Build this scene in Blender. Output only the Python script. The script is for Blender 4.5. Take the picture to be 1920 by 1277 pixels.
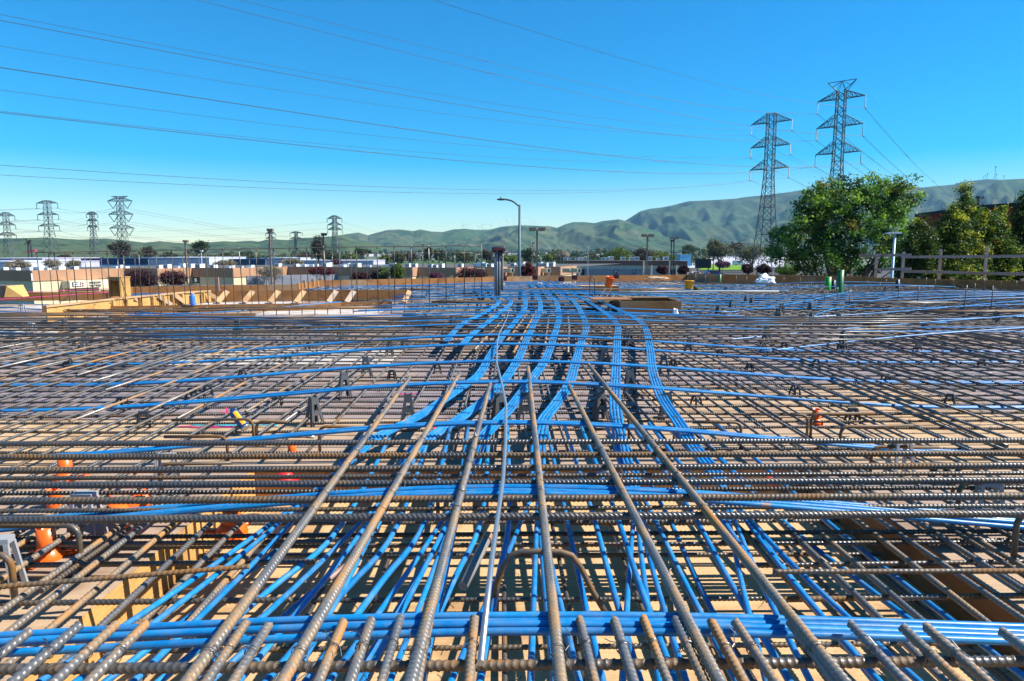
import bpy, bmesh, math, random
import numpy as np
from mathutils import Vector, Matrix, noise as mnoise

R = math.radians
random.seed(7)
np.random.seed(7)
for o in list(bpy.data.objects):
    bpy.data.objects.remove(o)
sc = bpy.context.scene
COL = sc.collection

# ---------------------------------------------------------------- camera
FPX = 1280.0                      # focal length in pixels of a 1920 px wide picture
PITCH = math.atan((638.5 - 474.0) / FPX)
YAW = math.atan(18.0 / FPX)
CAM = Vector((0, 0, 1.2))
cd = bpy.data.cameras.new('camera')
cam = bpy.data.objects.new('camera', cd)
COL.objects.link(cam)
cd.sensor_width = 36
cd.lens = 36 * FPX / 1920
cd.clip_start = 0.05
cd.clip_end = 60000
cam.location = CAM
cam.rotation_euler = (R(90) - PITCH, 0, -YAW)
sc.camera = cam
CROT = cam.rotation_euler.to_matrix()

# ---------------------------------------------------------------- sky, sun, exposure
SUN_AZ, SUN_EL = R(94), R(46)
w = bpy.data.worlds.new("World")
sc.world = w
w.use_nodes = True
nt = w.node_tree
bg = nt.nodes['Background']
sky = nt.nodes.new('ShaderNodeTexSky')
sky.sky_type = 'NISHITA'
sky.sun_disc = False
sky.sun_elevation = SUN_EL
sky.sun_rotation = SUN_AZ
sky.altitude = 50
sky.air_density = 1.05
sky.dust_density = 0.0
sky.ozone_density = 4.0
hs = nt.nodes.new('ShaderNodeHueSaturation')
hs.inputs['Saturation'].default_value = 1.95
hs.inputs['Hue'].default_value = 0.499
hs.inputs['Value'].default_value = 1.12
nt.links.new(sky.outputs[0], hs.inputs['Color'])
nt.links.new(hs.outputs[0], bg.inputs[0])
bg.inputs[1].default_value = 0.076
sd = bpy.data.lights.new('sun', 'SUN')
sd.energy = 5.0
sd.angle = R(0.5)
sd.color = (1.0, 0.93, 0.82)
sun = bpy.data.objects.new('sun', sd)
COL.objects.link(sun)
sdir = Vector((math.sin(SUN_AZ) * math.cos(SUN_EL), math.cos(SUN_AZ) * math.cos(SUN_EL), math.sin(SUN_EL)))
sun.rotation_euler = sdir.to_track_quat('Z', 'Y').to_euler()
sc.view_settings.view_transform = 'Standard'
sc.view_settings.look = 'None'
sc.view_settings.exposure = 1.04
sc.view_settings.gamma = 1.0
sc.view_settings.use_curve_mapping = False
sc.cycles.max_bounces = 6
sc.cycles.diffuse_bounces = 3
sc.cycles.glossy_bounces = 2
sc.cycles.transmission_bounces = 2
sc.cycles.volume_bounces = 0
sc.cycles.use_adaptive_sampling = True
sc.cycles.adaptive_threshold = 0.02
sc.cycles.use_denoising = True

# ---------------------------------------------------------------- placing by measured photo points
def ray(px, py):
    v = Vector(((px - 960) / FPX, -(py - 638.5) / FPX, -1.0))
    return CROT @ v
def Zp(px, py, z):
    d = ray(px, py)
    return CAM + d * ((z - CAM.z) / d.z)
def Yp(px, py, y):
    d = ray(px, py)
    return CAM + d * ((y - CAM.y) / d.y)
def Pp(px, py, P, dirv):
    """point on the ray that lies over the plan line P + t*dirv; returns t, z"""
    d = ray(px, py)
    a = np.array([[d.x, -dirv[0]], [d.y, -dirv[1]]])
    s, t = np.linalg.solve(a, np.array([P[0] - CAM.x, P[1] - CAM.y]))
    return t, CAM.z + s * d.z

# ---------------------------------------------------------------- object helpers
def tag(o, label=None, cat=None, group=None, kind=None):
    if label: o['label'] = label
    if cat: o['category'] = cat
    if group: o['group'] = group
    if kind: o['kind'] = kind
    return o
def empty(name, loc=(0, 0, 0), rz=0.0, label=None, cat=None, group=None):
    o = bpy.data.objects.new(name, None)
    COL.objects.link(o)
    o.empty_display_size = 0.1
    o.location = loc
    o.rotation_euler = (0, 0, rz)
    return tag(o, label, cat, group)
def link(name, me, mat=None, parent=None, M=None):
    o = bpy.data.objects.new(name, me)
    COL.objects.link(o)
    if mat is not None and not me.materials:
        me.materials.append(mat)
    if parent is not None:
        o.parent = parent
    if M is not None:
        o.matrix_local = M
    return o
def copy_tree(o, parent=None, label=None, group=None):
    c = o.copy()
    COL.objects.link(c)
    c.parent = parent
    if label: c['label'] = label
    if group: c['group'] = group
    for ch in list(o.children):
        copy_tree(ch, c)
    return c

class MB:
    """collects vertices and faces for ONE mesh"""
    def __init__(s):
        s.v = []; s.f = []; s.n = 0; s.mi = []; s.cur = 0
    def add(s, verts, faces):
        verts = np.asarray(verts, dtype=float)
        s.v.append(verts)
        n = s.n
        s.f.extend([tuple(i + n for i in f) for f in faces])
        s.mi.extend([s.cur] * len(faces))
        s.n += len(verts)
    def box(s, c, size, rz=0.0, M=None):
        x, y, z = [k / 2 for k in size]
        v = np.array([(-x, -y, -z), (x, -y, -z), (x, y, -z), (-x, y, -z), (-x, -y, z), (x, -y, z), (x, y, z), (-x, y, z)])
        if M is not None:
            v = np.array([M @ Vector(p) for p in v])
        else:
            ca, sa = math.cos(rz), math.sin(rz)
            v = np.stack([v[:, 0] * ca - v[:, 1] * sa, v[:, 0] * sa + v[:, 1] * ca, v[:, 2]], 1)
        s.add(v + np.array(c), [(0, 3, 2, 1), (4, 5, 6, 7), (0, 1, 5, 4), (1, 2, 6, 5), (2, 3, 7, 6), (3, 0, 4, 7)])
    def beam(s, a, b, w, h, up=(0, 0, 1)):
        """rectangular timber from a to b"""
        a, b = Vector(a), Vector(b)
        d = (b - a).normalized()
        u = Vector(up)
        if abs(d.dot(u)) > 0.98:
            u = Vector((0, 1, 0))
        sx = d.cross(u).normalized()
        uz = sx.cross(d).normalized()
        q = []
        for p in (a, b):
            for i, j in ((-1, -1), (1, -1), (1, 1), (-1, 1)):
                q.append(p + sx * (i * w / 2) + uz * (j * h / 2))
        s.add([tuple(p) for p in q], [(0, 1, 2, 3), (7, 6, 5, 4), (0, 4, 5, 1), (1, 5, 6, 2), (2, 6, 7, 3), (3, 7, 4, 0)])
    def bar(s, a, b, r, n=4):
        s.tube([a, b], r, n)
    def tube(s, pts, r, n=6, cap=True):
        P = np.asarray([tuple(p) for p in pts], dtype=float)
        m = len(P)
        rad = np.full(m, r) if np.isscalar(r) else np.asarray(r, dtype=float)
        T = np.zeros_like(P)
        T[1:-1] = P[2:] - P[:-2]
        T[0] = P[1] - P[0]; T[-1] = P[-1] - P[-2]
        T /= np.maximum(np.linalg.norm(T, axis=1)[:, None], 1e-9)
        up = np.array([0, 0, 1.0]) if abs(T[0][2]) < 0.9 else np.array([0, 1.0, 0])
        U = np.cross(T[0], up); U /= np.linalg.norm(U)
        ang = np.linspace(0, 2 * np.pi, n, endpoint=False)
        ca, sa = np.cos(ang)[:, None], np.sin(ang)[:, None]
        rings = []
        for i in range(m):
            U = U - T[i] * np.dot(U, T[i]); U /= max(np.linalg.norm(U), 1e-9)
            V = np.cross(T[i], U)
            rings.append(P[i] + rad[i] * (ca * U + sa * V))
        f = []
        for i in range(m - 1):
            for k in range(n):
                k2 = (k + 1) % n
                f.append((i * n + k, i * n + k2, (i + 1) * n + k2, (i + 1) * n + k))
        if cap:
            f.append(tuple(range(n - 1, -1, -1)))
            f.append(tuple((m - 1) * n + k for k in range(n)))
        s.add(np.concatenate(rings), f)
    def lathe(s, prof, n=16, c=(0, 0, 0), M=None, cap=True):
        ang = np.linspace(0, 2 * np.pi, n, endpoint=False)
        vs = []
        for r, z in prof:
            vs.append(np.stack([r * np.cos(ang), r * np.sin(ang), np.full(n, z)], 1))
        v = np.concatenate(vs)
        if M is not None:
            v = np.array([M @ Vector(p) for p in v])
        v = v + np.array(c)
        f = []
        for i in range(len(prof) - 1):
            for k in range(n):
                k2 = (k + 1) % n
                f.append((i * n + k, i * n + k2, (i + 1) * n + k2, (i + 1) * n + k))
        if cap:
            f.append(tuple(range(n - 1, -1, -1)))
            f.append(tuple((len(prof) - 1) * n + k for k in range(n)))
        s.add(v, f)
    def prism(s, poly, z0, z1):
        n = len(poly)
        v = [(x, y, z0) for x, y in poly] + [(x, y, z1) for x, y in poly]
        f = [tuple(range(n - 1, -1, -1)), tuple(range(n, 2 * n))]
        f += [(i, (i + 1) % n, n + (i + 1) % n, n + i) for i in range(n)]
        s.add(v, f)
    def mesh(s, name, mats=None, smooth=False):
        me = bpy.data.meshes.new(name)
        v = np.concatenate(s.v) if s.v else np.zeros((0, 3))
        me.vertices.add(len(v))
        me.vertices.foreach_set('co', v.ravel())
        lens = np.array([len(f) for f in s.f], dtype=np.int32)
        me.loops.add(int(lens.sum()))
        me.polygons.add(len(lens))
        me.polygons.foreach_set('loop_start', np.concatenate([[0], np.cumsum(lens)[:-1]]).astype(np.int32))
        me.loops.foreach_set('vertex_index', np.fromiter((i for f in s.f for i in f), dtype=np.int32))
        if mats:
            for m in mats: me.materials.append(m)
            if len(mats) > 1:
                me.polygons.foreach_set('material_index', np.array(s.mi, dtype=np.int32))
        me.polygons.foreach_set('use_smooth', (lens <= 4) if smooth else np.zeros(len(lens), dtype=bool))
        me.update(calc_edges=True)
        me.validate()
        return me
    def build(s, name, mat=None, parent=None, smooth=False, **kw):
        mats = mat if isinstance(mat, list) else ([mat] if mat else None)
        o = bpy.data.objects.new(name, s.mesh(name, mats, smooth))
        COL.objects.link(o)
        if parent is not None: o.parent = parent
        return tag(o, **kw)

# ---------------------------------------------------------------- materials
def mat(name, col=(0.5, 0.5, 0.5), rough=0.6, metal=0.0, spec=0.5):
    m = bpy.data.materials.new(name)
    m.use_nodes = True
    b = m.node_tree.nodes['Principled BSDF']
    b.inputs['Base Color'].default_value = (*col, 1)
    b.inputs['Roughness'].default_value = rough
    b.inputs['Metallic'].default_value = metal
    b.inputs['Specular IOR Level'].default_value = spec
    return m
def N(m, t, **kw):
    n = m.node_tree.nodes.new(t)
    for k, v in kw.items(): setattr(n, k, v)
    return n
def L(m, a, b): m.node_tree.links.new(a, b)
def BS(m): return m.node_tree.nodes['Principled BSDF']
def ramp(m, stops, inp):
    r = N(m, 'ShaderNodeValToRGB')
    e = r.color_ramp.elements
    while len(e) < len(stops): e.new(0.5)
    for i, (p, c) in enumerate(stops):
        e[i].position = p
        e[i].color = (*c, 1) if len(c) == 3 else c
    L(m, inp, r.inputs[0])
    return r.outputs[0]
def mix(m, fac, a, b):
    x = N(m, 'ShaderNodeMix', data_type='RGBA')
    for s, i in ((fac, 0), (a, 6), (b, 7)):
        if isinstance(s, (int, float)): x.inputs[i].default_value = s
        elif isinstance(s, tuple): x.inputs[i].default_value = (*s, 1)
        else: L(m, s, x.inputs[i])
    return x.outputs[2]
def math_(m, op, a, b=0.0):
    x = N(m, 'ShaderNodeMath', operation=op)
    for i, s in enumerate((a, b)):
        if isinstance(s, (int, float)): x.inputs[i].default_value = s
        else: L(m, s, x.inputs[i])
    return x.outputs[0]
def noise_(m, vec, scale, detail=3, rough=0.55):
    n = N(m, 'ShaderNodeTexNoise')
    n.inputs['Scale'].default_value = scale
    n.inputs['Detail'].default_value = detail
    n.inputs['Roughness'].default_value = rough
    if vec is not None: L(m, vec, n.inputs['Vector'])
    return n.outputs[0]
def objvec(m, scale=(1, 1, 1), rand=True):
    tc = N(m, 'ShaderNodeTexCoord')
    mp = N(m, 'ShaderNodeMapping')
    mp.inputs['Scale'].default_value = scale
    L(m, tc.outputs['Object'], mp.inputs['Vector'])
    if rand:
        oi = N(m, 'ShaderNodeObjectInfo')
        cx = N(m, 'ShaderNodeCombineXYZ')
        L(m, math_(m, 'MULTIPLY', oi.outputs['Random'], 97.0), cx.inputs[0])
        L(m, math_(m, 'MULTIPLY', oi.outputs['Random'], 31.0), cx.inputs[1])
        L(m, cx.outputs[0], mp.inputs['Location'])
        return mp.outputs[0], oi.outputs['Random'], tc
    return mp.outputs[0], None, tc
def bump(m, h, strength, dist):
    b = N(m, 'ShaderNodeBump')
    b.inputs['Strength'].default_value = strength
    b.inputs['Distance'].default_value = dist
    L(m, h, b.inputs['Height'])
    L(m, b.outputs[0], BS(m).inputs['Normal'])
    return b

def rebar_mat(name, rust_lo, ribs, k_=1.0):
    """mill-scale steel with flash rust; local X runs along the bar"""
    m = mat(name, rough=0.42, metal=0.35)
    v, rnd, tc = objvec(m, (6, 30, 30))
    n1 = noise_(m, v, 0.55, 4, 0.6)
    v2, _, _ = objvec(m, (60, 60, 60))
    n2 = noise_(m, v2, 1.3, 3, 0.7)
    k = math_(m, 'ADD', math_(m, 'MULTIPLY', n1, 0.75), math_(m, 'MULTIPLY', n2, 0.25))
    k = math_(m, 'ADD', k, math_(m, 'MULTIPLY', math_(m, 'SUBTRACT', rnd, 0.5), 0.10))
    c = ramp(m, [(p_, tuple(q * k_ for q in c_)) for p_, c_ in [(0.0, (0.10, 0.105, 0.115)), (rust_lo - 0.10, (0.21, 0.205, 0.20)), (rust_lo, (0.23, 0.17, 0.11)),
                 (rust_lo + 0.10, (0.36, 0.17, 0.045)), (1.0, (0.18, 0.065, 0.02))]], k)
    L(m, c, BS(m).inputs['Base Color'])
    L(m, ramp(m, [(rust_lo - 0.1, (0.36,) * 3), (rust_lo + 0.1, (0.8,) * 3)], k), BS(m).inputs['Roughness'])
    L(m, ramp(m, [(rust_lo - 0.1, (0.55,) * 3), (rust_lo + 0.05, (0.0,) * 3)], k), BS(m).inputs['Metallic'])
    if ribs:
        sx = N(m, 'ShaderNodeSeparateXYZ')
        L(m, tc.outputs['Object'], sx.inputs[0])
        h = math_(m, 'SINE', math_(m, 'MULTIPLY', sx.outputs[0], 2 * math.pi / 0.017))
        bump(m, h, 0.8, 0.003)
    else:
        bump(m, n2, 0.25, 0.002)
    return m
M_REBAR = rebar_mat('rebar_steel', 0.58, False, 0.5)  # dark copy, shaded faces of the crosswise bars put into its tone
M_RUSTY = rebar_mat('rebar_rusted', 0.48, False, 0.5)
M_LONG = rebar_mat('rebar_pale', 0.56, False, 0.95)  # pale copy, sunlit look of the lengthwise bars put into its tone
M_LRUST = rebar_mat('rebar_pale_rusted', 0.505, False, 1.0)
M_MAT = rebar_mat('rebar_mat_steel', 0.60, True, 0.36)
M_MATL = rebar_mat('rebar_mat_lengthwise', 0.60, True, 0.6)  # same mat steel, lit flanks of lengthwise bars put into a paler tone
M_WIRE = mat('tie_wire', (0.12, 0.12, 0.13), 0.4, 0.7)

def tendon_mat():
    m = mat('tendon_sheath', (0.004, 0.22, 0.56), 0.33, 0, 0.5)
    v, rnd, tc = objvec(m, (1, 1, 1))
    n = noise_(m, v, 3.0, 4, 0.6)
    n2 = noise_(m, v, 40.0, 3, 0.6)
    c = ramp(m, [(0.3, (0.003, 0.12, 0.34)), (0.55, (0.005, 0.185, 0.47)), (0.75, (0.015, 0.25, 0.53))], n)
    c = mix(m, math_(m, 'MULTIPLY', math_(m, 'GREATER_THAN', n2, 0.66), 0.35), c, (0.10, 0.22, 0.36))
    dst = noise_(m, v, 9.0, 5, 0.7)
    c = mix(m, ramp(m, [(0.45, (0,) * 3), (0.75, (0.38,) * 3)], dst), c, (0.22, 0.27, 0.30))
    rst = noise_(m, v, 1.7, 3, 0.6)
    c = mix(m, math_(m, 'MULTIPLY', math_(m, 'GREATER_THAN', rst, 0.69), 0.75), c, (0.38, 0.19, 0.07))
    L(m, c, BS(m).inputs['Base Color'])
    L(m, ramp(m, [(0.35, (0.26,) * 3), (0.7, (0.45,) * 3)], n2), BS(m).inputs['Roughness'])
    return m
M_TENDON = tendon_mat()

def ply_mat(name, tan, grey, amount, rust=0.0, panel=True, far=False, vertical=False):
    m = mat(name, rough=0.65, spec=0.3)
    tc = N(m, 'ShaderNodeTexCoord')
    mp = N(m, 'ShaderNodeMapping')
    L(m, tc.outputs['Object'], mp.inputs['Vector'])
    if vertical: mp.inputs['Rotation'].default_value = (R(90), 0, 0)
    v = mp.outputs[0]
    mg = N(m, 'ShaderNodeMapping'); mg.inputs['Scale'].default_value = (1.6, 38, 6)
    L(m, v, mg.inputs['Vector'])
    grain = noise_(m, mg.outputs[0], 1.6, 5, 0.65)
    big = noise_(m, v, 0.34, 3, 0.6)
    mid = noise_(m, v, 2.3, 4, 0.65)
    fine = noise_(m, v, 55, 2, 0.6)
    lo = tuple(k * 0.74 for k in tan)
    c = ramp(m, [(0.25, lo), (0.7, tan)], grain)
    gk = ramp(m, [(0.5 - amount, (1,) * 3), (0.6 - amount * 0.7, (0,) * 3)], big) if False else None
    if amount > 0:
        g2 = ramp(m, [(0.2, tuple(k * 0.8 for k in grey)), (0.8, grey)], grain)
        f = ramp(m, [(0.55 - amount, (0,) * 3), (0.66 - amount, (1,) * 3)], big)
        if panel:
            bt = N(m, 'ShaderNodeTexBrick')
            bt.inputs['Scale'].default_value = 1.0
            bt.inputs['Brick Width'].default_value = 2.44
            bt.inputs['Row Height'].default_value = 1.22
            bt.inputs['Mortar Size'].default_value = 0.010
            bt.inputs['Mortar Smooth'].default_value = 0.0
            bt.inputs['Color1'].default_value = (0, 0, 0, 1)
            bt.inputs['Color2'].default_value = (1, 1, 1, 1)
            bt.inputs['Mortar'].default_value = (0.5, 0.5, 0.5, 1)
            L(m, v, bt.inputs['Vector'])
            sx = N(m, 'ShaderNodeSeparateColor'); L(m, bt.outputs['Color'], sx.inputs[0])
            f2 = math_(m, 'ADD', math_(m, 'MULTIPLY', f, 0.72), math_(m, 'MULTIPLY', sx.outputs[0], 0.36))
            f2.node.use_clamp = True
            if far:
                sy = N(m, 'ShaderNodeSeparateXYZ'); L(m, v, sy.inputs[0])
                step = math_(m, 'GREATER_THAN', math_(m, 'ADD', sy.outputs[1], math_(m, 'MULTIPLY', math_(m, 'SUBTRACT', sx.outputs[0], 0.5), 3.5)), 5.0)
                f2 = math_(m, 'ADD', math_(m, 'MULTIPLY', f2, 0.6), math_(m, 'MULTIPLY', step, 0.5)); f2.node.use_clamp = True
            c = mix(m, f2, c, g2)
            c = mix(m, math_(m, 'MULTIPLY', math_(m, 'LESS_THAN', math_(m, 'ABSOLUTE', math_(m, 'SUBTRACT', sx.outputs[0], 0.42)), 0.045), 0.75), c, (0.55, 0.52, 0.48))
            c = mix(m, bt.outputs['Fac'], c, (0.05, 0.035, 0.02))
        else:
            c = mix(m, f, c, g2)
    st = ramp(m, [(0.36, (0.62, 0.55, 0.5)), (0.5, (1, 1, 1))], mid)
    mu = N(m, 'ShaderNodeMix', data_type='RGBA', blend_type='MULTIPLY')
    mu.inputs[0].default_value = 0.8
    L(m, c, mu.inputs[6]); L(m, st, mu.inputs[7])
    c = mu.outputs[2]
    c = mix(m, math_(m, 'MULTIPLY', math_(m, 'GREATER_THAN', fine, 0.69), 0.5), c, (0.12, 0.08, 0.05))
    L(m, c, BS(m).inputs['Base Color'])
    bump(m, grain, 0.25, 0.004)
    return m
M_PLY = ply_mat('plywood_deck', (0.52, 0.36, 0.205), (0.255, 0.215, 0.225), 0.14, far=True)
M_PLYN = ply_mat('plywood_recess', (0.60, 0.40, 0.205), (0.4, 0.36, 0.34), 0.0, panel=False)
M_BOARD_SHADE = ply_mat('form_board', (0.33, 0.15, 0.05), (0.3, 0.2, 0.12), 0.04, panel=False, vertical=True)  # brown boards, and form plywood faces with their shade put into the tone
M_FORM_LIT = ply_mat('form_plywood_lit', (0.58, 0.34, 0.115), (0.40, 0.23, 0.08), 0.02, panel=False, vertical=True)  # yellow copy of the form plywood, sunlight put into the tone
M_LUMB = ply_mat('lumber', (0.52, 0.33, 0.17), (0.4, 0.34, 0.3), 0.05, panel=False)
M_RAIL = ply_mat('rail_lumber', (0.40, 0.24, 0.17), (0.34, 0.27, 0.25), 0.10, panel=False)
M_ORANGE = mat('orange_plastic', (0.85, 0.13, 0.01), 0.35)
M_YELLOW = mat('yellow_plastic', (0.80, 0.36, 0.01), 0.4)
M_RED = mat('red_plastic', (0.62, 0.02, 0.012), 0.4)
M_GREYPL = mat('grey_plastic', (0.07, 0.073, 0.08), 0.42)
M_LGREYPL = mat('light_grey_plastic', (0.30, 0.31, 0.33), 0.4)
M_BLACKPL = mat('black_plastic', (0.018, 0.018, 0.02), 0.45)
M_GREENPL = mat('green_pipe', (0.015, 0.30, 0.03), 0.45)
M_DGREEN = mat('dark_green_pipe', (0.012, 0.13, 0.035), 0.45)
M_NAVY = mat('navy_pipe', (0.008, 0.015, 0.035), 0.45)
M_MAGENTA = mat('magenta_paint', (0.55, 0.03, 0.20), 0.7)
M_CYAN = mat('cyan_paint', (0.05, 0.42, 0.55), 0.7)
M_WHITE = mat('white_plastic', (0.75, 0.77, 0.80), 0.4)
M_ALU = mat('galvanized', (0.42, 0.44, 0.46), 0.38, 0.8)
M_PVC = mat('pvc_grey', (0.20, 0.19, 0.18), 0.75, 0, 0.2)
M_DARK = mat('dark_opening', (0.012, 0.011, 0.011), 0.8)
# ================================================================ SETTING
GZ = -7.0
def ground_mat():
    m = mat('ground_asphalt', rough=0.9, spec=0.2)
    tc = N(m, 'ShaderNodeTexCoord')
    n = noise_(m, tc.outputs['Object'], 0.004, 5, 0.6)
    n2 = noise_(m, tc.outputs['Object'], 0.05, 4, 0.6)
    near = ramp(m, [(0.3, (0.055, 0.055, 0.058)), (0.7, (0.085, 0.083, 0.08))], n2)
    far = ramp(m, [(0.42, (0.035, 0.085, 0.02)), (0.5, (0.07, 0.11, 0.035)), (0.58, (0.16, 0.15, 0.14))], n)
    sx = N(m, 'ShaderNodeSeparateXYZ'); L(m, tc.outputs['Object'], sx.inputs[0])
    f = ramp(m, [(0.0, (0,) * 3), (1.0, (1,) * 3)], math_(m, 'MULTIPLY', math_(m, 'SUBTRACT', sx.outputs[1], 330), 0.02))
    L(m, mix(m, f, near, far), BS(m).inputs['Base Color'])
    return m
g = MB()
g.add([(-9000, -500, GZ), (9000, -500, GZ), (9000, 14000, GZ), (-9000, 14000, GZ)], [(0, 1, 2, 3)])
g.build('ground', ground_mat(), kind='structure')

M_ROAD = mat('road_concrete', (0.40, 0.40, 0.44), 0.8)
M_LAWN = mat('lawn', (0.13, 0.26, 0.02), 0.9, spec=0.1)
n = noise_(M_LAWN, None, 3.0, 4)
L(M_LAWN, ramp(M_LAWN, [(0.3, (0.09, 0.20, 0.015)), (0.7, (0.20, 0.32, 0.03))], n), BS(M_LAWN).inputs['Base Color'])
def sheet(name, pxs, z, m):
    b = MB()
    b.add([tuple(Zp(x, y, z)) for x, y in pxs], [tuple(range(len(pxs)))])
    return b.build(name, m, kind='structure')
sheet('road', [(1255, 502), (1470, 502), (1470, 478.5), (1380, 478), (1275, 479.5)], GZ + 0.02, M_ROAD)
sheet('lawn', [(1310, 506), (1400, 506), (1392, 496.5), (1330, 496.5)], GZ + 0.3, M_LAWN)
sheet('lawn', [(1281, 490), (1300, 490), (1298, 483), (1283, 483)], GZ + 0.3, M_LAWN)

# ---- hills: three ranges, each a real terrain strip
def hill_mat(name, a, b_, dark, sc_):
    m = mat(name, rough=0.95, spec=0.1)
    tc = N(m, 'ShaderNodeTexCoord')
    n = noise_(m, tc.outputs['Object'], 0.0022, 6, 0.6)
    c = ramp(m, [(0.3, a), (0.66, b_)], n)
    n2 = noise_(m, tc.outputs['Object'], sc_, 5, 0.62)
    n3 = noise_(m, tc.outputs['Object'], 0.0011, 3, 0.5)
    k = math_(m, 'MULTIPLY', math_(m, 'GREATER_THAN', n2, 0.535), math_(m, 'GREATER_THAN', n3, 0.42))
    c = mix(m, math_(m, 'MULTIPLY', k, 0.85), c, dark)
    L(m, c, BS(m).inputs['Base Color'])
    return m
def hills(sky_pts, rc_fn, seed, m, px0, px1, n_a=420, n_r=70, amp=0.34, fs=620):
    xs = np.array([p[0] for p in sky_pts]); ys = np.array([p[1] for p in sky_pts])
    b = MB(); V = []
    for i in range(n_a + 1):
        px = px0 + (px1 - px0) * i / n_a
        py = np.interp(px, xs, ys)
        d = ray(px, py)
        hl = math.hypot(d.x, d.y)
        te = d.z / hl
        ux, uy = d.x / hl, d.y / hl
        rc = rc_fn(px)
        crest = rc * te + CAM.z - GZ
        for j in range(n_r + 1):
            t = 1.35 * j / n_r
            r = rc * (0.52 + 0.48 * t)
            x, y = ux * r, uy * r
            if t <= 1: s = t * t * (3 - 2 * t) * 0.55 + 0.45 * t
            else: s = 1 - 0.6 * (t - 1) ** 1.2 / 0.35
            wv_ = mnoise.noise(Vector((x / (fs * 3), y / (fs * 3), seed))) * 1.1
            sa, sr = px * rc / 1280 / fs + seed + wv_, r / (fs * 1.5) + seed - wv_ * .7
            rn = 0.0
            for fq, am in ((1.0, 1.0), (2.3, .62), (5.2, .34), (11.0, .16)):
                rn += am * (1 - 2.2 * abs(mnoise.noise(Vector((sa * fq, sr * fq, seed * .37 + fq)))))
            rn = rn / 1.25
            env = max(0.0, math.sin(min(t, 1.0) * math.pi)) ** 0.7
            z = crest * s + amp * crest * (rn - 1.0) * env
            lim = r * te + CAM.z - GZ
            if t < 0.999: z = min(z, lim - 0.025 * crest * (1 - t) - 0.5)
            V.append((x, y, GZ - 3 + max(0, z) + 3 * min(1, t * 4)))
    F = []
    for i in range(n_a):
        for j in range(n_r):
            a = i * (n_r + 1) + j
            F.append((a, a + n_r + 1, a + n_r + 2, a + 1))
    b.add(V, F)
    return b.build('hills', m, smooth=True, kind='structure')
HL = [(-500, 450), (0, 447), (60, 446), (80, 445), (150, 449), (200, 447), (240, 451), (270, 455), (300, 452), (330, 455), (365, 457), (395, 454),
      (420, 452), (440, 453), (470, 451), (485, 453), (505, 448), (540, 450), (560, 446), (590, 445), (620, 443), (640, 441), (660, 447), (700, 456), (760, 470)]
HM = [(560, 472), (600, 455), (630, 442), (655, 438), (672, 436), (690, 441), (700, 438), (725, 431), (750, 430), (775, 433), (788, 430), (810, 434), (830, 435),
      (850, 430), (870, 429), (900, 431), (920, 430), (940, 425), (960, 423), (975, 422), (1000, 423), (1030, 424), (1045, 427), (1060, 420),
      (1075, 416), (1095, 416), (1115, 418), (1130, 414), (1160, 411), (1172, 414), (1190, 420), (1220, 430), (1260, 440), (1330, 448), (1420, 455), (1500, 460), (1600, 468)]
HR = [(1080, 440), (1130, 425), (1172, 414), (1185, 406), (1200, 396), (1220, 391), (1240, 389), (1260, 385), (1290, 377), (1340, 374.5), (1380, 372), (1400, 369),
      (1440, 365), (1480, 360), (1510, 355), (1560, 352), (1640, 353), (1700, 353), (1733, 351), (1760, 348), (1790, 345), (1815, 339), (1850, 335), (1880, 336),
      (1920, 334), (2100, 330), (2500, 350)]
MH1 = hill_mat('hill_grass_west', (0.035, 0.075, 0.02), (0.085, 0.095, 0.035), (0.02, 0.045, 0.015), 0.012)
MH2 = hill_mat('hill_grass_mid', (0.03, 0.075, 0.025), (0.095, 0.10, 0.05), (0.02, 0.05, 0.02), 0.008)
MH3 = hill_mat('hill_grass_east', (0.025, 0.065, 0.03), (0.07, 0.085, 0.04), (0.02, 0.05, 0.025), 0.006)
hills(HL, lambda p: 2600 + 0.5 * max(p, 0), 3.1, MH1, -500, 760, 420, 90, 0.24, 420)
hills(HM, lambda p: 4200, 11.7, MH2, 560, 1600, 560, 110, 0.30, 560)
hills(HR, lambda p: 5600, 23.4, MH3, 1080, 2500, 560, 110, 0.30, 900)

# ---- formwork floor with its sunken part in front
FAR = [(-900, 545), (-100, 549), (80, 548), (206, 546.5), (250, 538), (560, 533), (600, 527), (900, 521), (1000, 518.6), (1290, 516), (1330, 519), (1640, 524), (1920, 531), (2700, 545)]
far = [Zp(x, y, 0.28) for x, y in FAR]
RX0, RX1, RY1, RZ = -1.40, 1.75, 3.75, -0.20
b = MB()
poly = [(far[0].x, RY1), (far[-1].x, RY1)] + [(p.x, p.y) for p in reversed(far)]
b.add([(x, y, 0) for x, y in poly], [tuple(range(len(poly)))])
b.add([(far[0].x, -3, 0), (RX0, -3, 0), (RX0, RY1, 0), (far[0].x, RY1, 0)], [(0, 1, 2, 3)])
b.add([(RX1, -3, 0), (far[-1].x, -3, 0), (far[-1].x, RY1, 0), (RX1, RY1, 0)], [(0, 1, 2, 3)])
b.build('deck_floor', M_PLY, kind='structure')
b = MB()
b.add([(RX0, -3, RZ), (RX1, -3, RZ), (RX1, RY1, RZ), (RX0, RY1, RZ)], [(0, 1, 2, 3)])
b.build('recess_floor', M_PLYN, kind='structure')
# slab side below the deck, down to the ground
b = MB()
for i in range(len(far) - 1):
    p, q = far[i], far[i + 1]
    b.add([(p.x, p.y + 0.0, -0.01), (q.x, q.y, -0.01), (q.x, q.y, GZ), (p.x, p.y, GZ)], [(0, 1, 2, 3)])
b.build('deck_side_wall', M_BOARD_SHADE, kind='structure')
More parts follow.
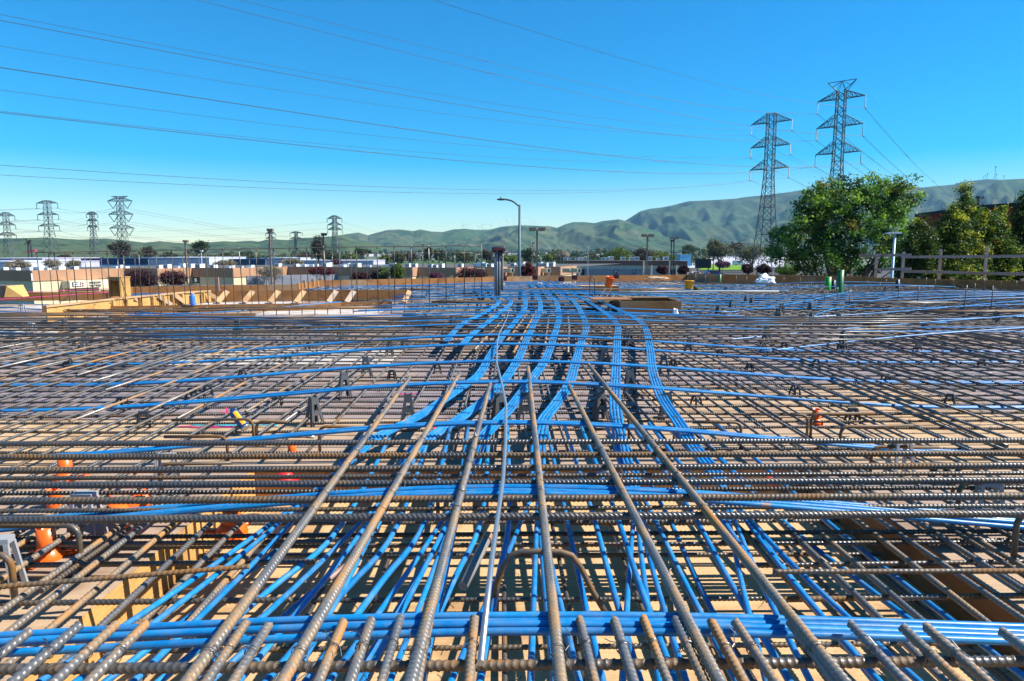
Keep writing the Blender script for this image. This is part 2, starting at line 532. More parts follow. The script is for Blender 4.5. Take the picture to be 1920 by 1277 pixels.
# boards lining the recess
b = MB(); b.box((RX0 - 0.011, 0.4, -0.101), (0.018, 6.7, 0.196)); b.build('form_board', M_FORM_LIT, label='sunlit yellow plywood board lining the sunken form under the blue cables', cat='board')
b = MB(); b.box((RX1 + 0.011, 0.4, -0.101), (0.018, 6.7, 0.196)); b.build('form_board', M_BOARD_SHADE, label='shaded brown plywood board lining the sunken form beside the white-legged supports', cat='board')  # shade on this side painted as the browner ply copy
b = MB(); b.box(((RX0 + RX1) / 2, RY1 + 0.011, -0.101), (RX1 - RX0 - 0.004, 0.018, 0.196)); b.build('form_board', M_BOARD_SHADE, label='brown board closing the back of the sunken form under the thick crossing bars', cat='board')
# low ply ledge seen in the pit on the sunlit side
# edge form boards round the deck
def edge_board(i0, i1, h, zt, label, m=M_BOARD_SHADE, name='edge_board', caps=0, capm=None):
    root = empty(name, tuple(far[i0]), 0, label, 'edge form')
    b = MB()
    for i in range(i0, i1):
        p, q = far[i], far[i + 1]
        d = (q - p).normalized(); nrm = Vector((-d.y, d.x, 0))
        a0 = Vector((p.x, p.y, zt - h / 2)) + nrm * 0.03; a1 = Vector((q.x, q.y, zt - h / 2)) + nrm * 0.03
        b.beam(a0, a1, 0.038, h)
    o = b.build('board', m, root)
    o.matrix_parent_inverse = Matrix.Translation(-far[i0])
    for k in range(caps):
        t = (k + 0.5) / caps
        fi = i0 + t * (i1 - i0); i = int(fi); u = fi - i
        p = far[i].lerp(far[i + 1], u)
        b = MB(); b.box((p.x, p.y + 0.09 + 0.0, zt - 0.04), (0.09, 0.04, 0.22))
        c = b.build('cleat', capm or M_LUMB, root)
        c.matrix_parent_inverse = Matrix.Translation(-far[i0])
    return root
edge_board(0, 3, 0.20, 0.28, 'dark form board edging the deck in front of the dark brown building end', caps=2)
edge_board(3, 5, 0.20, 0.28, 'long brown board edging the deck below the purple bushes and tinting sign', caps=0)
edge_board(5, 7, 0.24, 0.30, 'brown form board with small wood cleats below the yellow green bush', caps=5)
edge_board(7, 9, 0.24, 0.30, 'thin brown form edge beyond the pale blue cables below the street lamp')
edge_board(9, 11, 0.36, 0.38, 'brown form board with cleats in front of the big green tree', caps=7)
edge_board(11, 13, 0.34, 0.34, 'long brown form board below the wooden guard rail', caps=9)

# dark red anchor blocks on the far edge
AN = [(945, 521), (1003, 519), (1052, 522), (1077, 519), (1155, 517)]
for k, (x, y) in enumerate(AN):
    p = Zp(x, y + 3, 0.30)
    b = MB(); b.box((0, 0, 0.05), (0.19, 0.12, 0.15)); b.box((0, -0.07, 0.06), (0.10, 0.02, 0.09)); b.box((0, 0, 0.13), (0.12, 0.08, 0.02))
    o = b.build('anchor_block', mat('dark_red_block', (0.10, 0.012, 0.012), 0.6) if k == 0 else bpy.data.materials['dark_red_block'], label='dark red block sitting on the far form edge', cat='anchor block', group='dark red blocks on the far form edge')
    o.location = (p.x, p.y - 0.05, 0.28)

# guard rail at the edge on the right
RP = [(1641, 476, 522), (1691, 472, 523), (1760, 467, 524), (1845, 463, 527)]
root = empty('guard_rail', tuple(Zp(1641, 522, 0.30)), 0, 'weathered wooden guard rail with two rails along the deck edge', 'guard rail')
inv = Matrix.Translation(-root.location)
posts = []
for x, yt, yb in RP + [(1990, 455, 533)]:
    p = Zp(x, yb, 0.30); q = Yp(x, yt, p.y)
    posts.append((p, q))
    b = MB(); b.box((p.x, p.y, (p.z + q.z) / 2), (0.09, 0.045, q.z - p.z)); o = b.build('post', M_RAIL, root); o.matrix_parent_inverse = inv
def rail(x0, y0, x1, y1, i0, i1, dy, hh=0.09):
    pa, pb = posts[i0][0], posts[i1][0]
    d = (pb - pa); dv = (d.x, d.y)
    t0, z0 = Pp(x0, y0, pa, dv); t1, z1 = Pp(x1, y1, pa, dv)
    a = Vector((pa.x + dv[0] * t0, pa.y + dv[1] * t0 - dy, z0)); c = Vector((pa.x + dv[0] * t1, pa.y + dv[1] * t1 - dy, z1))
    b = MB(); b.beam(a, c, 0.038, hh); o = b.build('rail', M_RAIL, root); o.matrix_parent_inverse = inv
rail(1609, 479.5, 1707, 478, 0, 1, 0.043); rail(1638, 505.5, 1707, 504, 0, 1, 0.043)
rail(1687, 482, 1960, 480, 1, 3, 0.085); rail(1687, 508.5, 1960, 515, 1, 3, 0.085)
# ================================================================ REBAR
def ribbed_mesh(length, r, pitch=0.018, sides=10, key={}):
    k = (round(length, 2), r)
    if k in key: return key[k]
    n = int(length / pitch)
    xs = []; rr = []
    for i in range(n):
        x0 = i * pitch
        for fx, fr in ((0.0, 0.94), (0.52, 0.94), (0.66, 1.10), (0.86, 1.10)):
            xs.append(x0 + fx * pitch); rr.append(fr)
    xs = np.array(xs); rr = np.array(rr)
    ang = np.linspace(0, 2 * np.pi, sides, endpoint=False)
    lon = np.where(np.abs(np.sin(ang)) < 0.25, 1.10, 1.0)      # two lengthwise ribs
    shift = 0.45 * r * np.cos(ang) * np.sign(np.sin(ang) + 1e-6)
    X = xs[:, None] + shift[None, :]
    RR = r * np.maximum(rr[:, None], np.where(lon > 1.05, 1.08, 0)[None, :])
    v = np.stack([X, RR * np.cos(ang), RR * np.sin(ang)], 2).reshape(-1, 3)
    m = len(xs)
    i = np.arange(m - 1)[:, None] * sides; a = np.arange(sides)[None, :]; a2 = (a + 1) % sides
    f = np.stack([i + a, i + sides + a, i + sides + a2, i + a2], 2).reshape(-1, 4)
    f = [tuple(q) for q in f.tolist()]
    f.append(tuple(range(sides))); f.append(tuple((m - 1) * sides + q for q in range(sides - 1, -1, -1)))
    b = MB(); b.add(v, f)
    me = b.mesh('ribbed_bar', smooth=True)
    key[k] = me
    return me
def plain_mesh(length, r, sides=6, wob=0.009, seed=0):
    n = max(2, int(length / 0.9))
    rs = random.Random(seed)
    ph1, ph2 = rs.random() * 6, rs.random() * 6
    pts = [(length * i / n, wob * math.sin(ph1 + i * 0.9) + wob * 0.6 * math.sin(ph2 + i * 2.1), wob * 0.5 * math.sin(ph2 + i * 1.3)) for i in range(n + 1)]
    b = MB(); b.tube(pts, r, sides)
    return b.mesh('bar', smooth=True)
def bar(p0, p1, r, ribs=False, m=None, label=None, group=None, roll=None, name='rebar', seed=None):
    p0, p1 = Vector(p0), Vector(p1)
    d = p1 - p0; Ln = d.length
    if ribs:
        base = ribbed_mesh(Ln, r)
        me = base.copy() if False else base
    else:
        me = plain_mesh(Ln, r, seed=seed if seed is not None else random.random())
    o = bpy.data.objects.new(name, me)
    COL.objects.link(o)
    q = d.to_track_quat('X', 'Z')
    o.matrix_world = Matrix.Translation(p0) @ q.to_matrix().to_4x4() @ Matrix.Rotation(roll if roll is not None else random.random() * 6.28, 4, 'X')
    if not me.materials: me.materials.append(m or M_REBAR)
    o.material_slots[0].link = 'OBJECT'
    o.material_slots[0].material = m or M_REBAR
    return tag(o, label, 'rebar', group)
def jit(a): return random.uniform(-a, a)

# tie wire: a twisted loop with two loose tails, hung on a bar as a part
def tie_mesh(r):
    b = MB()
    pts = []
    for i in range(26):
        a = i / 25 * 2 * math.pi * 1.6
        pts.append((0.012 * (i / 25 - 0.5), (r + 0.003) * math.cos(a), (r + 0.003) * math.sin(a)))
    b.tube(pts, 0.0011, 5)
    b.tube([(0.006, 0, r + 0.003), (0.02, 0.01, r + 0.012), (0.035, 0.03, r + 0.010), (0.05, 0.035, r - 0.004)], 0.0011, 5)
    b.tube([(-0.006, 0, r + 0.003), (-0.015, -0.012, r + 0.014), (-0.03, -0.02, r + 0.022)], 0.0011, 5)
    me = b.mesh('tie_wire', [M_WIRE])
    return me
TIE = {}
def tie(barobj, t, r):
    k = round(r, 3)
    if k not in TIE: TIE[k] = tie_mesh(r)
    o = bpy.data.objects.new('tie_wire', TIE[k]); COL.objects.link(o)
    o.parent = barobj
    o.matrix_local = Matrix.Translation((t, 0, 0)) @ Matrix.Rotation(random.random() * 6.28, 4, 'X') @ Matrix.Rotation(random.choice((0, math.pi)), 4, 'Z')

# ---- bottom mat on the deck
DECK_FAR = lambda x: np.interp(x, [p.x for p in far], [p.y for p in far])
y = 3.95
k = 0
while y < 24.5:
    hw = min(0.80 * y + 2.2, 21)
    if y < 11.6 or y > 17.0:
        x0, x1 = -hw, hw
    else:
        x0, x1 = -4.2 + jit(.3), hw
        if y < 16.5: x0 = -1.9 + jit(.3)
    z = 0.034
    yy = y + jit(0.025)
    if y > 22: x0, x1 = max(x0, -12 + jit(1)), min(x1, 17)
    if y > 18.3 and x0 < -12: x0 = -4 + jit(1)
    o = bar((x0, yy, z), (x1, yy + jit(0.04), z), 0.0095, m=M_MAT, label='thin ribbed bar lying crosswise in the lower mat on the plywood', group='crosswise bars of the lower mat')
    if y < 6.6:
        for q in range(int((x1 - x0) / .25)):
            if random.random() < .36: tie(o, q * .25 + jit(.02), 0.0105)
    y += 0.225 if y < 9 else 0.30
x = -21.0
while x < 21.0:
    ya = max(3.80 if -1.5 < x < 1.8 else 2.2, (abs(x) - 2.2) / 0.80)
    yb = float(DECK_FAR(x)) - 0.4
    if -12.5 < x < -1.7:
        yb = 11.3
    xx = x + jit(0.02)
    if yb - ya > 1:
        bar((xx, ya, 0.034 + 0.0175), (xx + jit(0.04), yb, 0.034 + 0.0175), 0.0095, m=M_MATL, label='thin ribbed bar running lengthwise in the lower mat on the plywood', group='lengthwise bars of the lower mat')
    x += 0.215 if abs(x) < 8 else 0.33
# second lengthwise bars lapped beside the first ones on the sunlit left
for i in range(16):
    x = -6.6 + i * 0.34 + jit(0.1)
    y0 = max(4.2, abs(x) / 0.8) + random.random() * 1.5
    y1 = y0 + random.uniform(2.5, 4.5)
    bar((x, y0, 0.085), (x + jit(.05), y1, 0.085), 0.010, m=M_LRUST if i % 3 else M_LONG, label='tan rusted bar lapped on top of the lower mat on the left', group='rusted bars lapped over the mat')
for i in range(15):
    x = 1.9 + i * 0.33 + jit(0.1)
    y0 = max(3.6, abs(x) / 0.8) + random.random() * 1.2
    y1 = y0 + random.uniform(2.0, 4.0)
    bar((x, y0, 0.085), (x + jit(.05), y1, 0.085), 0.011, m=M_REBAR, label='grey bar lapped on top of the lower mat on the right', group='grey bars lapped over the mat')

# ---- heavy crosswise top bars
TOPY = [(829, 0.014), (852, 0.0145), (877, 0.0145), (904, 0.0145), (935, 0.014), (968, 0.0145)]
TY = []
for k, (py, r) in enumerate(TOPY):
    p = Zp(942, py, 0.24)
    TY.append(p.y)
    o = bar((-3.4, p.y + jit(.012), 0.238), (3.4, p.y + jit(.012), 0.238), r, ribs=True, m=M_RUSTY if k in (1, 4) else M_REBAR,
        label='thick ribbed bar crossing the whole view over the back of the sunken form', group='thick crosswise top bars')
p = Zp(942, 1246, 0.238)
bar((-2.2, p.y, 0.236), (2.2, p.y, 0.236), 0.0125, ribs=True, m=M_RUSTY, label='ribbed bar crossing under the tied bar tips at the bottom of the view')
# thinner ones just below them
for k, (py, z) in enumerate([(893, 0.18), (921, 0.16), (953, 0.15), (1003, 0.05), (1022, 0.03)]):
    p = Zp(942, py, z)
    bar((-3.2, p.y, z), (3.2, p.y + jit(.03), z), 0.0095, ribs=True, m=M_MAT if k % 2 else M_REBAR, label='thinner ribbed bar crossing below the thick top bars', group='thinner crosswise bars under the thick ones')
p0 = Zp(40, 1098, -0.05)
# ---- seven lengthwise top bars that fan over everything
FAN = [((330, 1277), (768, 708)), ((513, 1277), (862, 700)), ((762, 1277), (920, 716)), ((1054, 1277), (990, 687)), ((1362, 1277), (1067, 723)), ((1605, 1277), (1103, 683))]
FL = ['leftmost of the thick bars fanning out over the crosswise bars', 'thick bar second from the left in the fan over the crosswise bars',
      'thick rust streaked bar just left of the thin silver conduit', 'thick grey bar in the middle, just right of the thin silver conduit',
      'thick grey bar second from the right in the fan', 'rightmost of the thick bars fanning out over the crosswise bars']
FANB = []
for k, (a, c) in enumerate(FAN):
    pa = Zp(a[0], a[1] + 30, 0.275); pb = Zp(c[0], c[1], 0.235)
    o = bar(pa, pb, 0.0140, ribs=True, m=M_LRUST if k in (1, 2) else M_LONG, label=FL[k])
    FANB.append((o, pa, pb))
    for yy in TY + [Zp(942, 1246, .24).y]:
        t = (yy - pa.y) / (pb.y - pa.y) * (pb - pa).length
        if random.random() < 0.85: tie(o, t, 0.0155)
# thin silver conduit wandering through the middle
pts = [(901, 1243, .27), (922, 1050, .275), (943, 900, .275), (948, 830, .275), (949, 760, .27), (940, 715, .26), (931, 680, .25), (932, 645, .25), (936, 625, .24), (949, 600, .23), (955, 580, .23)]
P = [Zp(*q) for q in pts]
b = MB(); b.tube(P, 0.0085, 8); b.build('conduit', M_ALU, smooth=True, label='thin silver conduit winding through the middle between the thick bars', cat='conduit')

# ---- short bar tips lined up at the bottom of the view
TIPS = [(55, 1184), (149, 1172), (216, 1172), (274, 1169), (461, 1167), (503, 1172), (644, 1166), (696, 1164), (751, 1157), (806, 1154), (890, 1159), (1087, 1161), (1152, 1164),
        (1206, 1159), (1266, 1162), (1334, 1166), (1378, 1166), (1483, 1169), (1594, 1169), (1692, 1176), (1737, 1176), (1878, 1184)]
for k, (x, y) in enumerate(TIPS):
    r = random.choice((0.0105, 0.012, 0.0115))
    pb = Zp(x, y, 0.262); pa = Vector((pb.x * 1.0 + jit(.012), pb.y - 0.72, 0.262))
    rust = k in (3, 5, 6, 9, 10, 13, 15)
    o = bar(pa, pb, r, ribs=True, m=M_LRUST if rust else M_LONG,
        label='short rust orange bar whose tip ends at the front blue cables' if rust else 'short grey ribbed bar whose tip ends at the front blue cables',
        group='short rusted bars with tips in a row' if rust else 'short grey bars with tips in a row')
    tie(o, 0.60, r + 0.0005)

# ---- bars in the sunken form
for k in range(12):
    x = -1.30 + k * 0.265 + jit(.03)
    bar((x, 0.9, -0.165), (x + jit(.02), 3.7 - random.random() * 1.2, -0.165), 0.009, ribs=True, m=M_REBAR, label='dark lengthwise bar low in the sunken form', group='lengthwise bars low in the sunken form')
for k in range(6):
    y = 1.40 + k * 0.38 + jit(.04)
    bar((-1.36, y, -0.145), (1.70, y + jit(.03), -0.145), 0.009, ribs=True, m=M_REBAR if k % 2 else M_RUSTY, label='dark crosswise bar low in the sunken form', group='crosswise bars low in the sunken form')
for k in range(12):
    x = -2.35 + k * 0.125 + jit(.02)
    y1 = random.uniform(2.5, 3.5)
    bar((x, 1.1, 0.075), (x - jit(.05), y1, 0.075), 0.0105, ribs=True, m=M_LONG if k % 4 else M_LRUST, label='ribbed lengthwise bar crossing the sunlit board of the sunken form', group='lengthwise bars over the sunlit board')
for k in range(11):
    x = 1.05 + k * 0.15 + jit(.02)
    y1 = random.uniform(2.7, 4.2)
    bar((x, 1.2, 0.045), (x + jit(.05), y1, 0.045), 0.0105, ribs=True, m=M_LONG if k % 3 else M_LRUST, label='ribbed lengthwise bar crossing the shaded board of the sunken form', group='lengthwise bars over the shaded board')
for k, y in enumerate((1.95, 2.15, 2.42, 2.62)):
    z = 0.055
    bar((-2.7, y + jit(.03), z), (-0.7, y + jit(.03), z), 0.0095, ribs=True, m=M_REBAR, label='crosswise bar under the lengthwise bars at the sunlit board', group='crosswise bars at the sunlit board')
    bar((0.9, y + 0.03 + jit(.03), 0.024), (2.9, y + 0.05 + jit(.03), 0.024), 0.0095, ribs=True, m=M_RUSTY if k % 2 else M_REBAR, label='crosswise bar under the lengthwise bars at the shaded board', group='crosswise bars at the shaded board')
# a few long thin rusty ones at mid height
a = Zp(-60, 1105, .12); c = Zp(470, 1062, .12); bar(a, c, 0.0085, ribs=True, m=M_RUSTY, label='slim brown bar lying across at the sunlit board')
a = Zp(1450, 1072, .12); c = Zp(2000, 1070, .12); bar(a, c, 0.0085, ribs=True, m=M_RUSTY, label='slim brown bar lying across at the shaded board')

# ---- bent bars (hooks)
def bent(px, py, z, zb, dirx, length, r=0.0095, label='', group=None, m=None):
    p = Zp(px, py, z)
    s = 1 if dirx > 0 else -1
    rad = 0.045
    pts = [(p.x, p.y, zb), (p.x, p.y, z - rad)]
    for i in range(1, 7):
        a = i / 6 * math.pi / 2
        pts.append((p.x + s * rad * (1 - math.cos(a)), p.y, z - rad + rad * math.sin(a)))
    pts.append((p.x + s * length, p.y + jit(.02), z))
    b = MB(); b.tube(pts, r, 8)
    return b.build('hooked_bar', m or M_RUSTY, smooth=True, label=label, cat='hooked rebar', group=group)
bent(146, 985, 0.19, -0.0, -1, 0.5, 0.011, 'brown hooked bar bending down beside the orange sleeve')
bent(20, 1040, 0.17, -0.0, -1, 0.4, 0.011, 'brown hooked bar cut by the edge of the view near the sunlit board')
GH = 'hooked bars behind the thick top bars'
for (x, y, s, l) in [(1522, 776, 1, .42), (1515, 778, -1, .12), (1577, 800, 1, .45), (1635, 838, 1, .35), (1790, 878, 1, .35), (1390, 792, -1, .3), (425, 818, -1, .35), (474, 786, -1, .5), (480, 790, 1, .2), (598, 800, 1, .3), (1180, 778, -1, .12), (1265, 782, -1, .14), (300, 870, 1, .35), (820, 880, -1, .3)]:
    bent(x, y, 0.16, 0.0 if not (560 < x < 1400 and y > 800) else -0.15, s, l, 0.0095, 'brown hooked bar standing up from the mat near the thick top bars', GH)
for (x, y) in [(1908, 965), (1800, 905)]:
    bent(x, y, 0.20, 0.0, 1, 0.3, 0.011, 'dark hooked bar standing beside the white-legged supports', 'hooked bars beside the white-legged supports')
Y0 = 2.05
pts = [Yp(x, y, Y0) for x, y in [(922, 1140), (932, 1095), (945, 1060), (958, 1041), (978, 1034), (1050, 1034), (1072, 1041), (1088, 1062), (1112, 1110), (1145, 1165)]]
b = MB(); b.tube(pts, 0.0095, 8); b.build('stirrup', M_RUSTY, smooth=True, label='brown arched stirrup standing across the middle blue cables', cat='stirrup')
a, c = Yp(868, 1100, 2.0), Yp(914, 1008, 2.25)
root = empty('pipe_stub', tuple(a), 0, 'fat grey pipe stub with a taped end lying between the cables', 'pipe')
b = MB(); b.tube([a - a, (c - a) * 0.45, c - a], 0.016, 12); b.build('pipe', M_PVC, root, True)
b = MB(); b.tube([(c - a) * 0.93, (c - a) * 1.04], 0.019, 12); b.build('end_cap', mat('taped_end', (0.30, 0.16, 0.09), .6), root, True)
# dark thick stub bars in the shade under the thick bars
for (x0, x1, y, z) in [(1060, 1375, 978, .02), (640, 815, 895, .10), (1045, 1165, 893, .10), (1215, 1265, 893, .10)]:
    a, c = Zp(x0, y, z), Zp(x1, y, z)
    bar(a, c, 0.017, ribs=True, m=M_REBAR, label='short very thick dark bar lying in shade under the crosswise bars', group='short very thick dark bars')

# ---- bars further back in the column strip
for (x0, y0, x1, y1) in [(926, 590, 880, 635), (951, 590, 890, 657), (987, 590, 950, 640), (1001, 590, 962, 662), (1029, 591, 1022, 650), (1065, 594, 1066, 662)]:
    a, c = Zp(x0, y0, .20), Zp(x1, y1, .17)
    bar(c, a, 0.016, m=M_LRUST, label='tan bar lying between the pale blue cable bands', group='tan bars between the cable bands')
for k in range(9):
    y = 7.9 + k * 0.34 + jit(.05)
    bar((-6.2 - k * 0.25, y, 0.20), (4.5 + k * .3, y + jit(.1), 0.20), 0.0125, m=M_REBAR, label='dark crosswise bar carried high behind the front cable arcs', group='dark crosswise bars behind the cable arcs')
for k in range(8):
    y = 13.7 + k * 0.055
    bar((-1.25 + jit(.2), y, 0.215), (3.3 + jit(.3), y, 0.215), 0.018, m=M_RUSTY if k % 3 == 0 else M_REBAR, label='bar in the close row crossing under the cable bands', group='close row of bars under the cable bands')
for k in range(8):
    y = 18.2 + k * 0.055
    bar((-2.6 + jit(.2), y, 0.225), (4.6 + jit(.3), y, 0.225), 0.018, m=M_RUSTY if k % 2 == 0 else M_REBAR, label='bar in the far close row crossing under the cable bands', group='far close row of bars under the cable bands')
for k in range(7):
    p = Zp(1605, 568, .2)
    bar((p.x + jit(.2), p.y + k * .06, .2), (p.x + 2.0 + jit(.3), p.y + k * .06 - .1, .2), 0.013, m=M_REBAR, label='grey bar in the close row near the green pipes', group='close row of grey bars near the green pipes')
    p = Zp(1745, 585, .2)
    bar((p.x + jit(.2), p.y + k * .06, .2), (p.x + 3.0 + jit(.3), p.y + k * .06 - .1, .2), 0.014, m=M_RUSTY, label='rust brown bar in the close row below the guard rail', group='close row of rusted bars below the guard rail')
for k in range(7):
    p = Zp(-60, 588, .18)
    bar((p.x + jit(.2), p.y - k * .07, .18), (p.x + 2.6 + jit(.3), p.y - k * .07, .18), 0.013, m=M_RUSTY, label='brown bar in the short row at the left end of the mat', group='short row of brown bars on the left')
a, c = Zp(1150, 548, .22), Zp(1460, 546, .22)
bar(a, c, 0.024, m=mat('pale_bar', (.30, .32, .34), .5), label='long pale grey pipe lying across near the yellow bucket')
# upright bar stubs over the far right part of the deck
for k, (x, yb, h) in enumerate([(1568, 572, .3), (1592, 578, .3), (1647, 560, .3), (1660, 545, .25), (1683, 570, .38), (1720, 578, .38), (1625, 548, .25), (1735, 545, .3), (1753, 550, .3), (1785, 548, .3), (1806, 588, .45), (1825, 562, .3),
        (1845, 546, .3), (1858, 590, .45), (1875, 548, .25), (1903, 548, .25), (1545, 570, .2), (1470, 540, .25), (1445, 545, .3), (1400, 542, .3), (1380, 540, .3), (1350, 538, .3), (1322, 536, .3), (1305, 535, .3), (1500, 545, .3), (1520, 552, .25)]):
    p = Zp(x, yb, .03)
    bar(p, (p.x + jit(.03), p.y, .03 + h + .1), 0.009, m=M_REBAR, label='upright grey bar stub standing in the far mat on the right', group='upright bar stubs on the right')

# ---- loose tie wire snips on the plywood
b = MB()
rs = random.Random(5)
for k in range(260):
    if k < 120: x, y, z = rs.uniform(RX0, RX1), rs.uniform(1.2, 3.6), RZ + 0.003
    else: y = rs.uniform(3.9, 9); x = rs.uniform(-.75, .75) * y; z = 0.003
    a = rs.random() * 6.28; c = rs.uniform(-25, 25); pts = []
    p = [x, y]
    for i in range(6):
        pts.append((p[0], p[1], z)); p[0] += .014 * math.cos(a); p[1] += .014 * math.sin(a); a += c * .014
    b.tube(pts, 0.0012, 4)
b.build('tie_wire_scraps', M_WIRE, kind='stuff', label='bits of cut tie wire scattered over the plywood', cat='wire scraps')

# ---- upper mat far back, too many bars to tell apart
b = MB()
y = 10.4
while y < 24.3:
    hw = min(0.80 * y + 1, 19)
    x0 = -hw if not (11.2 < y < 18.6) else -1.6
    if y >= 18.6: x0 = max(-hw, -12)
    for xa, xb in ([(x0, hw)] if not 11.3 < y < 13.4 else [(x0, 1.5), (3.7, hw)]):
        b.tube([(xa + jit(.4), y + jit(.03), .08), ((xa + xb) / 2, y + jit(.05), .09), (xb - random.random() * 1.5, y + jit(.05), .08)], .010, 5)
    y += .34
x = -13.0
while x < 19:
    ya = max(10.2 if x > -1.6 else 18.9, (abs(x) - 1) / .8); yb = float(DECK_FAR(x)) - .5
    if 1.6 < x < 3.6: ya = 13.5
    if yb - ya > 1.5: b.tube([(x + jit(.05), ya + random.random() * 2, .10), (x + jit(.08), yb, .10)], .010, 5)
    x += .34
b.build('far_rebar_mat', M_MAT, kind='stuff', label='dense far mat of crossing bars', cat='rebar mat')
# ================================================================ BLUE TENDONS
def smooth_pts(P, n=6):
    """Catmull-Rom through the points"""
    P = [Vector(p) for p in P]
    Q = [P[0] * 2 - P[1]] + P + [P[-1] * 2 - P[-2]]
    out = []
    for i in range(1, len(Q) - 2):
        for k in range(n):
            t = k / n
            a, b_, c, d = Q[i - 1], Q[i], Q[i + 1], Q[i + 2]
            out.append(0.5 * ((2 * b_) + (c - a) * t + (2 * a - 5 * b_ + 4 * c - d) * t * t + (3 * b_ - a - 3 * c + d) * t ** 3))
    out.append(P[-1])
    return out
def offset_path(P, off, dz=0.0):
    out = []
    for i, p in enumerate(P):
        t = (P[min(i + 1, len(P) - 1)] - P[max(i - 1, 0)])
        n = Vector((t.y, -t.x, 0)).normalized()
        out.append(p + n * off + Vector((0, 0, dz)))
    return out
def strand(P, r, parent, loc, sides=8):
    b = MB(); b.tube([p - loc for p in P], r, sides)
    return b.build('strand', M_TENDON, parent, True)

TR = 0.0097
# ---- cable bands running away from the viewer: (photo x, photo y, height)
def zprof(y):
    return float(np.interp(y, [520, 545, 566, 603, 660, 720, 780, 830, 880, 950, 1277], [.10, .16, .245, .20, .19, .19, .17, .14, .10, .06, .02]))
BANDS = [
 ([(890, 540), (905, 552), (935, 565), (907, 587), (873, 603), (847, 627), (838, 640)], [], 'outermost short band of blue cables on the left, cut off behind the front arcs'),
 ([(915, 540), (930, 552), (958, 565), (933, 590), (903, 613), (880, 632), (868, 646)], [], 'second short band of blue cables from the left of the column strip'),
 ([(979, 538), (982, 552), (985, 563), (983, 580), (960, 610), (940, 633), (923, 660), (900, 700), (870, 723), (827, 753), (780, 783), (707, 820), (647, 867)], [60, 150, 240], 'band of blue cables swinging furthest to the left towards the orange sleeves'),
 ([(990, 528), (998, 538), (1006, 552), (1012, 565), (1013, 580), (1000, 610), (987, 637), (973, 670), (950, 707), (920, 740), (873, 777), (807, 820), (773, 850), (753, 887)], [347, 451, 540], 'band of blue cables passing left of the middle under two thick fanned bars'),
 ([(1001, 527), (1016, 540), (1030, 553), (1042, 565), (1048, 593), (1038, 633), (1023, 673), (1000, 707), (963, 757), (930, 793), (900, 827), (887, 870)], [610, 684, 727, 791], 'band of blue cables curving towards the thin silver conduit'),
 ([(1014, 526), (1034, 540), (1054, 553), (1077, 567), (1098, 607), (1090, 640), (1077, 687), (1067, 720), (1040, 760), (1020, 787), (1010, 827), (1008, 880)], [841, 995, 1040, 1085], 'band of blue cables ending under the middle thick bar'),
 ([(1028, 525), (1054, 540), (1078, 553), (1107, 568), (1153, 603), (1157, 637), (1155, 693), (1153, 747), (1160, 810), (1170, 860), (1187, 893)], [1167, 1235, 1290, 1340], 'straight band of blue cables right of the middle'),
 ([(1041, 525), (1074, 540), (1100, 553), (1137, 570), (1200, 603), (1217, 647), (1223, 693), (1240, 743), (1273, 793), (1305, 843), (1347, 893)], [1440, 1517, 1657, 1717], 'rightmost band of blue cables swinging towards the shaded board'),
]
for pts, ends, lab in BANDS:
    P = [Zp(x, y, zprof(y)) for x, y in pts]
    loc = P[-1].copy()
    root = empty('tendon_band', tuple(loc), 0, lab, 'cable band', 'bands of blue cables')
    S = smooth_pts(P, 6)
    for k in range(4):
        Q = offset_path(S, (k - 1.5) * 0.0215)
        if ends and k < len(ends):
            e = sorted(ends)[::-1][k] if False else None
            order = list(ends)
            # strand 0 lies on the right-hand side of the band when seen from the viewer
            ex = order[k]
            e = Zp(ex, 1277, 0.13)
            q0 = Q[-1]
            tgt = Vector((e.x, e.y, 0.13))
            for s in range(1, 13):
                u = s / 12
                x = q0.x + (tgt.x - q0.x) * (u ** 0.92)
                yv = q0.y + (tgt.y - q0.y) * u
                z = q0.z * (1 - u) + (0.115 + 0.02 * (k % 2)) * u - 0.03 * math.sin(u * math.pi)
                Q.append(Vector((x, yv, z)))
            d = (Q[-1] - Q[-2]) * 6
            Q.append(Q[-1] + d)
        strand(Q, TR, root, loc)
    # ties round the band
    acc = 0; nxt = 0.5
    for i in range(1, len(S)):
        acc += (S[i] - S[i - 1]).length
        if acc > nxt and S[i].y > 3.2:
            nxt += random.uniform(.55, .8)
            t = (S[i] - S[i - 1]).normalized(); nn = Vector((t.y, -t.x, 0)).normalized(); up = Vector((0, 0, 1))
            ring = [S[i] + nn * (0.041 * math.cos(a) ) + up * (0.0125 * math.sin(a)) - loc for a in [j / 14 * 2 * math.pi for j in range(15)]]
            b = MB(); b.tube(ring, 0.0022, 5); b.build('tie_wire', M_WIRE, root)

# ---- single tendons between the bands in the front, low in the sunken form
for k, (x0, y0, x1) in enumerate([(565, 985, 200), (700, 1000, 395), (1240, 945, 1400), (1440, 955, 1770), (1455, 965, 1860), (1500, 935, 1930), (640, 985, 300), (745, 985, 500), (800, 970, 575), (850, 960, 665), (905, 960, 765), (955, 960, 900), (1060, 960, 1130), (1110, 960, 1200), (1150, 950, 1265), (1215, 950, 1380), (1290, 950, 1480), (1340, 955, 1570), (1385, 955, 1640)]):
    zz_ = .05 + .06 * (k % 3) / 2 if k > 5 else 0; a = Zp(x0, y0, .02 + zz_); e = Zp(x1, 1277, -.06 + zz_ * 1.5)
    P = smooth_pts([a + Vector((0, 1.3, .04)), a, a.lerp(e, .5) + Vector((0, 0, -.01)), e, e + (e - a) * .4], 5)
    b = MB(); b.tube(P, .0112, 8)
    b.build('tendon', M_TENDON, smooth=True, label='single blue cable running lengthwise low in the sunken form', cat='cable', group='single lengthwise blue cables')

